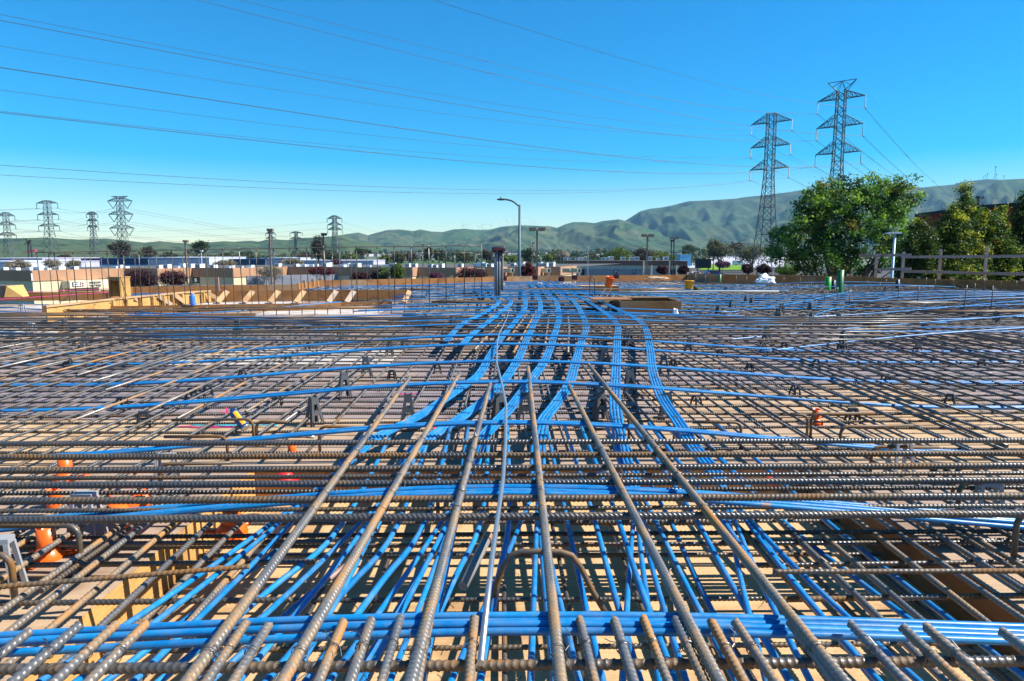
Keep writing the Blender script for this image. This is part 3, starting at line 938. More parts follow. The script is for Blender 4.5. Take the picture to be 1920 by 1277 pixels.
# ---- cables draped crosswise, high in the middle and low at the sides
def arc(py, nstr, dx=4.2, zc=0.245, zs=0.03, label='', pys=None, r=.0105, px_c=945):
    c = Zp(px_c, py, zc)
    loc = Vector((0, c.y, 0))
    root = empty('tendon_arc', tuple(loc), 0, label, 'cable', 'blue cables draped crosswise')
    hw = max(dx + .6, .85 * c.y + 1.5)
    for k in range(nstr):
        P = []
        n = 44
        ph = random.random() * 6
        for i in range(n + 1):
            x = -hw + 2 * hw * i / n
            u = min(1.0, abs(x - c.x) / dx)
            z = zs + (zc - zs) * (1 - u * u * (3 - 2 * u)) if u < 1 else zs
            yy = c.y + (k - (nstr - 1) / 2) * 0.0205 * (1 + .5 * min(1, abs(x) / 4)) + (0.016 * math.sin(ph + x * .8) + .006 * math.sin(ph * 2 + x * 2.3)) * min(1, .25 + abs(x) / 2.5)
            P.append(Vector((x, yy, z + .004 * (k % 2))))
        strand(P, r, root, loc)
    return root
arc(1171, 4, 2.6, .245, .16, 'front group of four blue cables right behind the row of bar tips')
arc(919, 5, 3.0, .236, .05, 'group of five blue cables crossing among the thick top bars')
arc(793, 2, 3.1, .232, .03, 'pair of blue cables arching just behind the thick top bars')
arc(716, 2, 3.6, .245, .035, 'blue cable pair arching past the ends of the fanned bars')
arc(677, 2, 3.9, .245, .035, 'blue cable arching behind the ends of the fanned bars')
arc(645, 2, 4.1, .245, .035, 'blue cable arching second before the dark crosswise bars')
arc(628, 2, 4.2, .245, .035, 'blue cable arching last before the dark crosswise bars')
lab = 'blue cable draped crosswise in the far crowded part of the deck'
y = 9.3; k = 0
rs = random.Random(11)
while y < 23.5:
    hw = .8 * y + 1
    x0, x1 = -hw, hw
    if 11.5 < y < 17.2: x0 = -2.6
    if y > 18.5: x0, x1 = max(x0, -11.5), min(x1, 16)
    if rs.random() < .5: x1 = min(x1, rs.uniform(4, 14))
    if rs.random() < .3 and x0 < -6: x0 = rs.uniform(-8, -3)
    cx = rs.uniform(-.5, 1.0)
    P = []
    for i in range(25):
        x = x0 + (x1 - x0) * i / 24
        u = min(1, abs(x - cx) / 5.0)
        z = .11 + .13 * (1 - u * u * (3 - 2 * u)) + (.12 if x > 7 else 0) * math.sin((x - 7) * .35) ** 2
        P.append((x, y + .12 * math.sin(x * .4 + k), z))
    b = MB(); ns = 2
    root = empty('tendon_arc', (0, y, 0), 0, lab, 'cable', 'far blue cables draped crosswise')
    for q in range(ns):
        b = MB(); b.tube([(p[0], p[1] - y + q * .03, p[2]) for p in P], .0095, 5); b.build('strand', M_TENDON, root, True)
    y += rs.uniform(.45, .85); k += 1
# long skewed cables that sweep to both sides
SW = [((-30, 575), (330, 588), (640, 566)), ((-30, 563), (260, 585), (640, 612)), ((-30, 583), (200, 590), (560, 596)), ((-30, 622), (300, 632), (640, 640)),
      ((1280, 600), (1600, 590), (1960, 560)), ((1330, 640), (1640, 612), (1960, 588)), ((1420, 660), (1700, 630), (1960, 612)), ((1560, 545), (1760, 552), (1960, 575)), ((1580, 550), (1780, 560), (1960, 590)), ((1600, 540), (1800, 545), (1960, 560)),
      ((1500, 610), (1560, 580), (1700, 552)), ((1330, 590), (1480, 570), (1600, 545))]
for k, s in enumerate(SW):
    P = smooth_pts([Zp(x, y, z) for (x, y), z in zip(s, (.06, .12, .17))], 10)
    b = MB(); b.tube(P, .011, 6)
    b.build('tendon', M_TENDON, smooth=True, label='blue cable sweeping slantwise over the mat on the %s' % ('side of the curved form box' if k < 4 else 'side of the guard rail'), cat='cable', group='slanting cables by the form box' if k < 4 else 'slanting cables by the guard rail')
# pale straight cables lengthwise beyond the far row, seen under the lamp
# ---- spray paint on the plywood
for k, (x0, x1, y, m) in enumerate([(150, 480, 612, M_MAGENTA), (1300, 1420, 596, M_MAGENTA), (1440, 1590, 628, M_MAGENTA), (330, 440, 800, M_MAGENTA), (360, 520, 796, M_CYAN), (0, 60, 1012, M_CYAN), (740, 790, 738, M_MAGENTA), (100, 200, 642, M_MAGENTA), (1500, 1760, 664, M_MAGENTA)]):
    b = MB(); pts = []
    n = 14
    top = [Zp(x0 + (x1 - x0) * i / n, y + jit(1.2), .004) for i in range(n + 1)]
    wv = [.012 + .014 * random.random() for _ in top]
    v = [(p.x, p.y + w_, .004) for p, w_ in zip(top, wv)] + [(p.x, p.y - w_, .004) for p, w_ in zip(top, wv)]
    b.add(v, [(i + n + 1, i + n + 2, i + 1, i) for i in range(n)])
    b.build('road_marking' if False else 'floor_marking', m, kind='structure')
# ================================================================ SMALL THINGS ON THE DECK
# ---- A-shaped cable supports (slab chairs)
def chair_mesh(h, wb, wt, depth, th, hollow=True):
    b = MB()
    def plate(y0, lean):
        """trapezoid plate with a window above and an arch below, standing in X/Z, leaning in Y"""
        def q(x, z): return (x, z)
        zt, zm1, zm0, za = h, h * .80, h * .50, h * .40
        hw = lambda z: wb / 2 + (wt / 2 - wb / 2) * z / h
        leg = wb * .17
        quads = []
        for s in (-1, 1):
            quads.append([(s * hw(0), 0), (s * (hw(0) - leg), 0), (s * (hw(zm0) - leg * 1.2), zm0), (s * hw(zm0), zm0)])
            quads.append([(s * hw(zm0), zm0), (s * (hw(zm0) - leg * 1.1), zm0), (s * (hw(zm1) - leg * 1.0), zm1), (s * hw(zm1), zm1)])
        quads.append([(-hw(zm1), zm1), (hw(zm1), zm1), (hw(zt), zt), (-hw(zt), zt)])
        i0 = hw(zm0) - leg * 1.1
        quads.append([(-i0, zm0), (i0, zm0), (i0 * .75, zm0 + h * .07), (-i0 * .75, zm0 + h * .07)])
        quads.append([(-i0, za), (i0, za), (i0, zm0), (-i0, zm0)])
        for Q in quads:
            v = []
            for dy in (-th / 2, th / 2):
                for x, z in Q:
                    v.append((x, y0 + lean * (1 - z / h) + dy, z))
            b.add(v, [(0, 1, 2, 3), (7, 6, 5, 4), (0, 4, 5, 1), (1, 5, 6, 2), (2, 6, 7, 3), (3, 7, 4, 0)])
    plate(-depth * .18, -depth * .42)
    plate(depth * .18, depth * .42)
    # flanks
    for s in (-1, 1):
        for t in (-1, 1):
            v = []
            hw = lambda z: wb / 2 + (wt / 2 - wb / 2) * z / h
            yb = lambda z: t * (depth * .18 + depth * .42 * (1 - z / h))
            pts = [(0, 0), (0, .014), (h, .018), (h, 0)]
            a = [(s * hw(0), yb(0), 0), (s * hw(0), yb(0) - t * .022, 0), (s * hw(h), yb(h) - t * .02, h), (s * hw(h), yb(h), h)]
            for dx in (0, -s * th): v += [(p[0] + dx, p[1], p[2]) for p in a]
            b.add(v, [(0, 1, 2, 3), (7, 6, 5, 4), (0, 4, 5, 1), (1, 5, 6, 2), (2, 6, 7, 3), (3, 7, 4, 0)])
    # saddle on top
    b.box((0, 0, h + .004), (wt * 1.05, depth * .5, .010))
    for s in (-1, 1): b.box((s * wt * .45, 0, h + .014), (.012, depth * .45, .016))
    return b.mesh('bar_support')
CH = chair_mesh(.215, .135, .062, .075, .012)
CH.materials.append(M_GREYPL)
GC = 'grey A shaped cable supports'
CPOS = [(765, 792, .98, 0), (645, 748, .9, .9), (590, 797, .95, .7), (688, 708, .9, .3), (730, 668, .9, .2), (857, 668, .9, 0), (1125, 788, 1, 0), (1182, 745, 1, .1), (1250, 790, 1, .2), (1135, 690, .95, 0), (1118, 655, .9, 0), (1180, 650, .9, .1),
        (1245, 705, .9, .1), (940, 800, 1.06, 0), (985, 790, 1.0, .1), (928, 760, 1.0, 0), (915, 690, .9, .3), (1068, 672, .8, 0), (835, 640, .9, 0), (760, 655, .85, .2), (1290, 660, .85, .2), (945, 705, .9, .2)]
for k, (x, y, s, rz) in enumerate(CPOS):
    p = Zp(x, y, .0)
    o = link('cable_support', CH, None)
    o.location = p; o.rotation_euler = (jit(.05), jit(.07), rz + jit(.45)); s *= random.uniform(.9, 1.05); o.scale = (s * random.uniform(.85, 1.1), s, s)
    tag(o, 'dark grey A shaped plastic support carrying cables over the plywood', 'cable support', GC)
# far supports: simple small repeats of the same shape
rs = random.Random(3)
n = 0
while n < 46:
    y = rs.uniform(8.2, 21); x = rs.uniform(-.7, .74) * y
    if x < -2 and 11.2 < y < 18 or (x < -11): continue
    o = link('cable_support', CH, None); o.location = (x, y, 0); o.rotation_euler = (0, 0, rs.random() * 3)
    tag(o, 'small dark support standing among the far cables', 'cable support', 'far cable supports'); n += 1
# taller pale supports with straight legs by the sunken form
def leg_support(px, py, h, label, w_=.11):
    p = Zp(px, py, 0)
    root = empty('bar_support', tuple(p), jit(.2), label, 'bar support', 'pale straight legged supports')
    b = MB(); b.box((0, 0, h - .012), (w_ * .8, .05, .02)); b.build('top_plate', M_LGREYPL, root)
    for sx in (-1, 1):
        for sy in (-1, 1):
            b = MB(); b.beam((sx * w_ / 2, sy * .045, 0), (sx * w_ * .33, sy * .022, h - .022), .016, .012, (0, 1, 0)); b.build('leg', M_LGREYPL, root)
for x, y in [(315, 925), (165, 1010), (1686, 892), (1848, 985), (5, 1110), (60, 632), (42, 590)]:
    leg_support(x, y, .205, 'pale grey four legged support under the thick crossing bars')
# low black chairs under the mat
def black_chair_mesh():
    b = MB()
    for k in range(4):
        a = math.pi / 4 + k * math.pi / 2
        ca, sa = math.cos(a), math.sin(a)
        b.tube([(0.020 * ca, .016 * sa, .085), (.030 * ca, .024 * sa, .075), (.040 * ca, .034 * sa, .045), (.050 * ca, .042 * sa, .0)], [.009, .009, .008, .008], 5)
    b.box((0, 0, .088), (.05, .035, .012))
    b.box((0, 0, .05), (.07, .006, .010))
    return b.mesh('black_chair', [M_BLACKPL])
BC = black_chair_mesh()
BP = [(1405, 698), (1490, 742), (1598, 793), (1305, 763), (1262, 690), (360, 748), (270, 800), (455, 712), (390, 742), (540, 680), (1760, 905), (1430, 565 + 90), (230, 770), (1350, 670), (1470, 655), (820, 700), (600, 652), (735, 712), (580, 655), (1660, 720), (1780, 760), (520, 760), (1530, 690), (130, 690), (690, 650), (1720, 660), (1840, 690), (300, 660)]
for k, (x, y) in enumerate(BP):
    p = Zp(x, y, 0)
    o = link('mat_chair', BC, None); o.location = p; o.rotation_euler = (0, 0, jit(.6)); sc_ = 1.0 if y < 770 else 1.15; o.scale = (sc_,) * 3
    tag(o, 'small black four legged chair holding up a bar of the mat', 'mat chair', 'small black mat chairs')

# ---- orange sleeves
def sleeve(px, py, label, tilt=0, rz=0, s=1.0, m=None):
    p = Zp(px, py, .0)
    m = m or M_ORANGE
    root = empty('pipe_sleeve', tuple(p), rz, label, 'pipe sleeve')
    b = MB()
    b.lathe([(.034, .05), (.0335, .128), (.030, .128), (.0305, .05)], 24, cap=False)
    b.build('tube', m, root, True)
    b = MB()
    b.lathe([(.060, .0), (.062, .010), (.046, .030), (.0345, .052), (.031, .052), (.042, .028), (.055, .006)], 24, cap=False)
    for k in range(3):
        a = k * 2.094 + .5
        b.box((.080 * math.cos(a), .080 * math.sin(a), .008), (.055, .032, .010), a)
        b.lathe([(.008, .012), (.008, .018)], 8, (.090 * math.cos(a), .090 * math.sin(a), 0))
    b.build('flange', m, root, True)
    root.rotation_euler = (tilt, 0, rz); root.scale = (s,) * 3
    return root
sleeve(90, 1046, 'upright orange pipe sleeve standing on the plywood near the left edge')
o = sleeve(222, 992, 'orange red sleeve lying tipped over beside the brown hooked bar', R(62), R(120), 1.15); o.location.z = .06
o = sleeve(434, 1000, 'orange red cone shaped sleeve just behind the sunlit board', R(10), R(40), 1.1)
sleeve(124, 900, 'orange sleeve standing behind the thick crosswise bars on the left')
o = sleeve(108, 948, 'small red orange sleeve seen just under a thick bar, left of the tipped one', R(20), R(10), .8)
o = sleeve(548, 855, 'orange sleeve in shade right of the spray can', 0, 1, .7)
sleeve(1529, 795, 'bright orange sleeve by the hooked bars on the right', R(4), 0, .85)
b = MB(); b.lathe([(.05, 0), (.055, .012), (.03, .03), (.028, .045), (.0, .045)], 16)
o = b.build('pipe_plug', M_RED, smooth=True, label='flat red cap lying in shade behind the thick bars left of the middle', cat='pipe cap'); o.location = Zp(535, 905, 0); o.scale = (1.3,) * 3
o = link('pipe_plug', o.data, None); tag(o, 'flat red cap in shade just left of the pale straight legged supports on the right', 'pipe cap'); o.location = Zp(1446, 905, -.1); o.scale = (1.1, 1.1, .8)
o = link('pipe_plug', o.data, None); tag(o, 'small red cap lying between two blue cable bands near the middle', 'pipe cap'); o.location = Zp(812, 812, 0); o.scale = (.8, .8, .8)
o = link('pipe_plug', o.data, None); tag(o, 'tiny red cap lying by the rightmost cable band', 'pipe cap'); o.location = Zp(1270, 812, 0); o.scale = (.6, .6, .8)

# ---- spray can
a = Zp(461, 803, .05); c = Yp(433, 767, a.y + .07)
d = (c - a); Ln = d.length
q = d.to_track_quat('Z', 'Y')
root = empty('spray_can', tuple(a), 0, 'blue spray paint can with a yellow stripe leaning on the mat', 'spray can')
root.rotation_euler = q.to_euler()
rc = .031
M_CAN = mat('can_blue', (.01, .07, .22), .3, .3)
b = MB(); b.lathe([(rc, .006), (rc, Ln * .80)], 24, cap=False); b.build('body', M_CAN, root, True)
b = MB()
lv = q.inverted() @ (CAM - (a + c) / 2); a0 = math.degrees(math.atan2(lv.y, lv.x)) - 10
ang = [math.radians(a0 + i * 7) for i in range(9)]
v = [((rc + .0006) * math.cos(t), (rc + .0006) * math.sin(t), z) for z in (.02, Ln * .75) for t in ang]
b.add(v, [(i, i + 1, i + 10, i + 9) for i in range(8)])
b.build('stripe', M_YELLOW, root, True)
b = MB(); b.lathe([(.001, .004), (.020, .0035), (.027, .0), (rc, .001), (rc + .001, .004), (rc, .007)], 24, cap=False); b.build('base_rim', M_ALU, root, True)
b = MB(); b.lathe([(rc, Ln * .80), (.030, Ln * .83), (.018, Ln * .89), (.015, Ln * .90), (.014, Ln * .97), (.001, Ln * .98)], 24, cap=False); b.build('shoulder', M_CAN, root, True)
b = MB()
for k in range(7):
    t0 = Vector((jit(.02), jit(.02), 0)); b.beam(t0, t0 + Vector((jit(.07), jit(.07), .03 + random.random() * .04)), .014, .002)
o = b.build('flagging_tape', mat('pink_tape', (.75, .02, .16), .6), label='knot of bright pink flagging tape by the spray can', cat='flagging tape'); o.location = Zp(423, 775, .06); o.scale = (.6,) * 3

# white slip of paper, curled metal strip
b = MB(); pts = [(-.10, 0), (-.05, .02), (0, .012), (.05, .02), (.11, 0)]
b.tube([(x, y, .014 + .01 * math.cos(x * 30)) for x, y in pts], .011, 8); o = b.build('metal_scrap', M_ALU, smooth=True, label='short bent silver tube lying on the plywood behind the thick bars', cat='metal scrap'); o.location = Zp(558, 822, 0)
b = MB(); b.lathe([(.012, 0), (.028, .005), (.030, .055), (.018, .06)], 14); o = b.build('paper_tag', M_WHITE, smooth=True, label='small white wrapped tag hanging among the thick bars right of the middle', cat='tag'); o.location = Zp(1135, 892, .06); o.rotation_euler = (1.2, .4, .6)

# ================================================================ FORM BOXES, CURTAIN
# ---- big plywood box right of the cable bands
p0, p1 = Zp(1163, 594, .0), Zp(1277, 594, .0)
wx = p1.x - p0.x; dp = .95; hb = .275
root = empty('form_box', (p0.x, p0.y, 0), 0, 'open plywood form box standing right of the pale blue cable bands', 'form box')
b = MB(); b.box((wx / 2, .01, hb / 2 + .02), (wx, .02, hb)); b.build('front_panel', M_BOARD_SHADE, root)
b = MB(); b.box((wx / 2, dp, hb / 2 + .02), (wx, .02, hb)); b.build('back_panel', M_BOARD_SHADE, root)
for x in (.01, wx - .01):
    b = MB(); b.box((x, dp / 2, hb / 2 + .018), (.02, dp - .022, hb)); b.build('side_panel', M_BOARD_SHADE, root)
b = MB(); b.box((-.12, dp * .55, hb + .032), (.75, .62, .018), .05); b.build('loose_lid', M_BOARD_SHADE, root)
b = MB(); b.box((wx * .58, dp - .05, hb + .035), (.9, .12, .018), .02); b.build('top_strip', M_LUMB, root)
# white cloth and black bag beside it
def lump(name, loc, size, m, label, cat, seed=0):
    bm = bmesh.new(); bmesh.ops.create_icosphere(bm, subdivisions=3, radius=1)
    for v in bm.verts:
        n = mnoise.noise(v.co * 1.7 + Vector((seed, 0, 0))) * .5 + mnoise.noise(v.co * 4 + Vector((0, seed, 0))) * .25
        v.co = v.co * (1 + n)
        v.co.x *= size[0]; v.co.y *= size[1]; v.co.z = max(-.2 * size[2], v.co.z * size[2])
    me = bpy.data.meshes.new(name); bm.to_mesh(me); bm.free(); me.materials.append(m)
    o = bpy.data.objects.new(name, me); COL.objects.link(o); o.location = loc
    return tag(o, label, cat)
q = Zp(1266, 588, .1); lump('white_cloth', q, (.05, .05, .10), M_WHITE, 'small crumpled white cloth against the plywood form box', 'cloth', 2)
q = Zp(1232, 590, .06); lump('black_bag', q, (.10, .05, .05), M_BLACKPL, 'small black bag lying in front of the plywood form box', 'bag', 5)
# second box further off
p0, p1 = Zp(1100, 550, .03), Zp(1160, 550, .03)
wx = p1.x - p0.x
root = empty('form_box', (p0.x, p0.y, 0), 0, 'smaller low form box behind the orange bucket', 'form box')
b = MB(); b.box((wx / 2, .01, .12), (wx, .02, .21)); b.build('front_panel', M_BOARD_SHADE, root)
b = MB(); b.box((wx / 2, .8, .12), (wx, .02, .21)); b.build('back_panel', M_BOARD_SHADE, root)
for x in (.01, wx - .01):
    b = MB(); b.box((x, .405, .118), (.02, .766, .21)); b.build('side_panel', M_BOARD_SHADE, root)
b = MB(); b.box((wx / 2 - .1, .3, .236), (wx + .2, .5, .018)); b.build('lid', M_LUMB, root)

# ---- buckets
def bucket(px, py, h, m, label, tilt, z=.3):
    p = Zp(px, py, z)
    root = empty('bucket', tuple(p), .3, label, 'bucket'); root.rotation_euler = tilt
    r = h * .42
    b = MB(); b.lathe([(r * .84, 0), (r, h), (r * 1.05, h), (r * 1.05, h * .93), (r * 1.0, h * .93)], 24, cap=False); b.lathe([(.001, .004), (r * .84, .004)], 24, cap=False); b.build('body', m, root, True)
    b = MB(); b.lathe([(r * .82, .006), (r * .97, h * .98)], 24, cap=False); b.build('inner_wall', m, root, True)
    b = MB(); b.tube([(r * 1.05 * math.cos(t), .02 + .16 * r * math.sin(t), h * .9 - r * .95 * math.sin(t)) for t in [i / 12 * math.pi for i in range(13)]], .005, 5); b.build('handle', M_WIRE, root)
bucket(1140, 537, .27, M_ORANGE, 'orange bucket perched upside on bent bars above the small form box', (R(14), R(8), .3), .26)
bucket(1291, 546, .32, M_YELLOW, 'yellow bucket standing on the far mat right of the orange one', (0, R(3), 0), .06)
q = Zp(1308, 545, .12); lump('rag_pile', q, (.12, .10, .10), mat('olive_rag', (.10, .11, .04), .9), 'olive rag heap lying beside the yellow bucket', 'rag', 8)
for dx in (0, 12):
    a = Zp(1118 + dx, 566, .05); c = Zp(1136 + dx, 540, .26); bar(a, c, .011, m=M_RUSTY, label='leaning bar holding up the orange bucket', group='two leaning bars under the orange bucket')
# rebar hoop with blue tank behind
a = Zp(1106, 568, .05)
pts = [Yp(x, y, a.y) for x, y in [(1106, 568), (1106, 540), (1106, 522), (1108, 518), (1113, 518), (1115, 522), (1115, 540), (1115, 568)]]
b = MB(); b.tube(pts, .012, 6); b.build('stirrup', M_REBAR, smooth=True, label='tall narrow dark stirrup standing left of the orange bucket', cat='stirrup')

# ---- green and navy pipes
def stub(px, yt, yb, wpx, m, label, zb=.05):
    p = Zp(px, yb, zb); t = Yp(px, yt, p.y)
    r = wpx / 2 / FPX * p.y
    b = MB(); b.lathe([(r, 0), (r, t.z - p.z), (r * .86, t.z - p.z), (r * .86, t.z - p.z - .1)], 20, cap=False); b.lathe([(.001, t.z - p.z - .09), (r * .86, t.z - p.z - .09)], 20, cap=False)
    o = b.build('pipe_stub', m, smooth=True, label=label, cat='pipe'); o.location = p
stub(1552, 519, 545, 11, M_GREENPL, 'short bright green pipe stub standing on the far mat')
stub(1574, 506, 551, 12, M_DGREEN, 'tall dark green pipe standing beside the bright green stub')
stub(1562, 525, 545, 7, M_NAVY, 'thin navy pipe stub squeezed between the two green pipes')
stub(1682, 524, 544, 7, M_NAVY, 'lone navy pipe stub standing right of the green pipes')
stub(1349, 514, 532, 6, M_DGREEN, 'far dark green pipe stub near the white plastic heap')
q = Zp(1435, 528, .22); lump('plastic_sheet', q, (.30, .2, .22), M_WHITE, 'heap of crumpled white plastic sheet on the far edge before the big tree', 'plastic sheet', 4)
q = Zp(1232, 522, .28); lump('plastic_sheet', q, (.45, .2, .07), M_LUMB, 'flat pale heap of debris lying on the far form edge below the building', 'debris', 9)

# ---- tall bundle of grey conduits with a taped black top
p = Zp(934, 566, .1)
root = empty('conduit_bundle', tuple(p), 0, 'upright bundle of tall grey conduits with a black and red taped top', 'conduit bundle')
TOPZ = Yp(934, 468, p.y).z - p.z
for k, (dx, dy, r, bot) in enumerate([(-.055, 0, .030, 0), (.0, .03, .026, .02), (.035, -.01, .022, .22), (.075, .05, .030, .45), (-.02, -.03, .016, .1), (.105, .03, .016, .42)]):
    b = MB(); b.tube([(dx, dy, bot * .6), (dx - .004, dy, TOPZ * .5), (dx + .002, dy, TOPZ - .03)], r, 12); b.build('conduit', M_PVC if k % 2 else mat('conduit_steel', (.22, .23, .25), .4, .3), root, True)
b = MB()
b.lathe([(.02, -.16), (.055, -.15), (.062, -.10), (.060, .12), (.05, .135), (.01, .14)], 14, M=Matrix.Rotation(R(84), 3, 'Y').to_4x4())
o = b.build('taped_top', M_BLACKPL, root, True); o.location = (.02, 0, TOPZ + .015)
b = MB(); b.lathe([(.064, -.145), (.066, -.05), (.065, .10), (.063, .11)], 14, M=Matrix.Rotation(R(84), 3, 'Y').to_4x4(), cap=False)
b2 = MB(); b2.box((.02, -.063, TOPZ), (.26, .012, .028)); b2.build('red_tape', mat('red_tape', (.30, .01, .035), .5), root)
b = MB(); b.tube([(-.05, 0, TOPZ - .05), (.05, -.05, TOPZ - .12), (.11, -.02, TOPZ - .16)], .014, 6); b.tube([(.02, -.03, TOPZ - .04), (.12, -.05, TOPZ - .07), (.24, -.02, TOPZ - .06)], .022, 6); b.build('hose_end', M_BLACKPL, root, True)

# ---- rebar curtain standing at the curved form box
A0, A1 = Zp(75, 580, .12), Zp(918, 565, .12)
root = empty('rebar_curtain', tuple(A0), 0, 'long curtain of tall upright bars tied to two level bars behind the mat', 'rebar curtain')
inv = Matrix.Translation(-A0)
def curtain(xs_top, ytop_fn, dy, r, mname, hz_y):
    tops = []
    for xt, xb in xs_top:
        yb = np.interp(xb, [75, 918], [580, 565])
        pb = Zp(xb, yb, .10); pb = Vector((pb.x * (pb.y + dy) / pb.y, pb.y + dy, .10))
        pt = Yp(xt, ytop_fn(xt), pb.y - .02)
        b = MB(); b.tube([pb - Vector((0, 0, .08)), pb.lerp(pt, .5) + Vector((jit(.012), 0, 0)), pt + Vector((0, 0, .02))], r, 6)
        o = b.build('upright_bar', M_MAT, root, True); o.matrix_parent_inverse = inv
        tops.append(pt)
    b = MB(); b.tube([t + Vector((0, -.02, -.01)) for t in tops], r, 6); o = b.build('level_bar', M_REBAR, root, True); o.matrix_parent_inverse = inv
ft = lambda x: np.interp(x, [68, 180, 290, 400, 520, 640, 800, 918], [472, 471, 469, 466.5, 465, 462.5, 461, 459])
X1 = [(68, 80), (101, 114), (136, 146), (168, 178), (200, 208), (231, 236), (260, 267), (291, 300), (321, 329), (353, 359), (386, 391), (417, 423), (448, 456), (480, 486), (512, 516), (542, 549), (574, 580), (607, 611), (635, 640), (668, 671),
      (707, 709), (739, 740), (771, 772), (804, 805), (836, 837), (870, 870), (903, 903)]
curtain(X1, ft, 0, .010, '', 0)
fb = lambda x: np.interp(x, [80, 200, 290, 400, 520, 700, 800, 918], [474, 475, 476.5, 478, 478, 475, 474, 472])
X2 = [(x + 15 + (x * 7) % 9, x2 + 15 + (x * 7) % 9 - 2) for x, x2 in X1[:-1]]
curtain(X2, fb, 1.0, .0075, '', 0)
b = MB()
for k in range(5): b.beam((-.28 + k * .05, jit(.03), jit(.02)), (-.02, jit(.04), .02 + jit(.02)), .05, .004)
o = b.build('flagging_tape', bpy.data.materials['pink_tape'], label='pink flagging tape tied to the end of the rebar curtain', cat='flagging tape'); o.location = Yp(70, 472, A0.y)
# short ties / hooks along the foot of the curtain
for k in range(34):
    x = 110 + k * 24
    yb = np.interp(x, [75, 918], [585, 569])
    p = Zp(x, yb, .16)
    b = MB(); b.tube([(0, 0, -.15), (0, 0, -.01), (.02, 0, .012), (.16 + jit(.04), .02, .03 + jit(.02))], .009, 5)
    o = b.build('hooked_bar', M_RUSTY, smooth=True, label='small brown hook in the row at the foot of the rebar curtain', cat='hooked rebar', group='small hooks at the foot of the curtain'); o.location = p
for k in range(5):
    a, c = Zp(90, 584, .16), Zp(700, 577, .16)
    v = Vector((0, .07 * k - .05, .012 * (k % 2)))
    bar(a + v, c + v, .0125, m=M_RUSTY, label='brown level bar in the bundle at the foot of the rebar curtain', group='bundle of level bars at the foot of the curtain')

# ---- curved form box on the left
root = empty('curved_form', tuple(Zp(85, 577, .1)), 0, 'long curved plywood form with sloping wood braces behind the curtain', 'curved form')
inv = Matrix.Translation(-root.location)
def strip(pts, h, th, m, name, drop=None):
    for i in range(len(pts) - 1):
        pass
    b = MB()
    for i in range(len(pts) - 1):
        a, c = pts[i], pts[i + 1]
        b.beam(a - Vector((0, 0, h / 2)), c - Vector((0, 0, h / 2)), th, h)
    o = b.build(name, m, root); o.matrix_parent_inverse = inv
fr = [Zp(x, y, .15) for x, y in [(80, 575.5), (250, 573.5), (430, 570.5), (560, 569), (640, 566.5), (735, 565.5)]]
strip(fr, .15, .035, M_BOARD_SHADE, 'front_board')
top = [Zp(x, y, .28) for x, y in [(86, 575), (150, 568), (230, 559), (300, 552.5), (345, 548.5), (395, 545.5)]]
strip(top, .27, .02, M_FORM_LIT, 'curved_panel')
top2 = [Zp(x, y, .28) for x, y in [(396, 545.5), (500, 544.5), (620, 543.5), (770, 542.5)]]
strip(top2, .27, .02, M_BOARD_SHADE, 'back_panel')  # shaded run of the same form, painted in the browner copy
strip([p + Vector((0, -.03, .02)) for p in top], .035, .06, M_LUMB, 'top_plate')
def brace(x0, y0, z0, x1, y1, z1, w_=.09):
    b = MB(); b.beam(Zp(x0, y0, z0), Zp(x1, y1, z1), .038, w_); o = b.build('brace', M_LUMB, root); o.matrix_parent_inverse = inv
for (x0, x1) in [(176, 196), (205, 222), (252, 268), (296, 318), (326, 345), (388, 412)]:
    yt = np.interp(x0, [86, 150, 230, 300, 345, 395], [575, 568, 559, 552.5, 548.5, 545.5]) + 2
    brace(x0, yt, .26, x1 + 4, yt + 17, .03)
for x in [210, 235, 262, 285, 305, 322, 340, 360, 380]:
    yt = np.interp(x, [86, 150, 230, 300, 345, 395], [575, 568, 559, 552.5, 548.5, 545.5])
    a = Zp(x, yt + 1, .27) + Vector((.03, -.03, 0)); b = MB(); b.box((a.x, a.y, .14), (.05, .05, .24)); o = b.build('cleat', M_FORM_LIT, root); o.matrix_parent_inverse = inv
for x in [424, 472, 520, 568, 628, 661, 766]:
    a = Zp(x + 3, 546, .28) + Vector((0, -.03, 0)); c = Zp(x - 4, 569, .03)
    b = MB(); b.beam(a, Vector((a.x - .1, a.y - .35, .04)), .12, .035, (0, 1, 0)); o = b.build('brace', M_LUMB, root); o.matrix_parent_inverse = inv
b = MB(); a, c = Zp(205, 603, 0), Zp(480, 598, 0); b.beam(a + Vector((0, 0, .055)), c + Vector((0, 0, .055)), .03, .11); b.build('form_board', M_BOARD_SHADE, label='low brown board under the hooks at the foot of the curtain', cat='board')
# floor inside the form is lower and lit: bare plywood sheet
# blue bottle standing on the form
p = Zp(362, 573, .14)
root = empty('water_bottle', tuple(p), 0, 'blue bottle standing on the curved form behind the curtain', 'bottle')
b = MB(); b.lathe([(.05, 0), (.052, .02), (.05, .19), (.03, .225)], 16); b.build('body', mat('bottle_blue', (.06, .17, .55), .25), root, True)
b = MB(); b.lathe([(.026, .225), (.026, .25), (.02, .255)], 12); b.build('cap', mat('bottle_cap', (.25, .35, .6), .4), root, True)
# upright post in the form
p = Zp(408, 549, .2); t = Yp(409, 520, p.y)
b = MB(); b.box((0, 0, (t.z - p.z) / 2), (.09, .045, t.z - p.z)); b.box((0, .03, .05), (.14, .02, .08)); o = b.build('wood_post', M_RAIL, label='short weathered wood post standing at the corner of the curved form', cat='post'); o.location = p

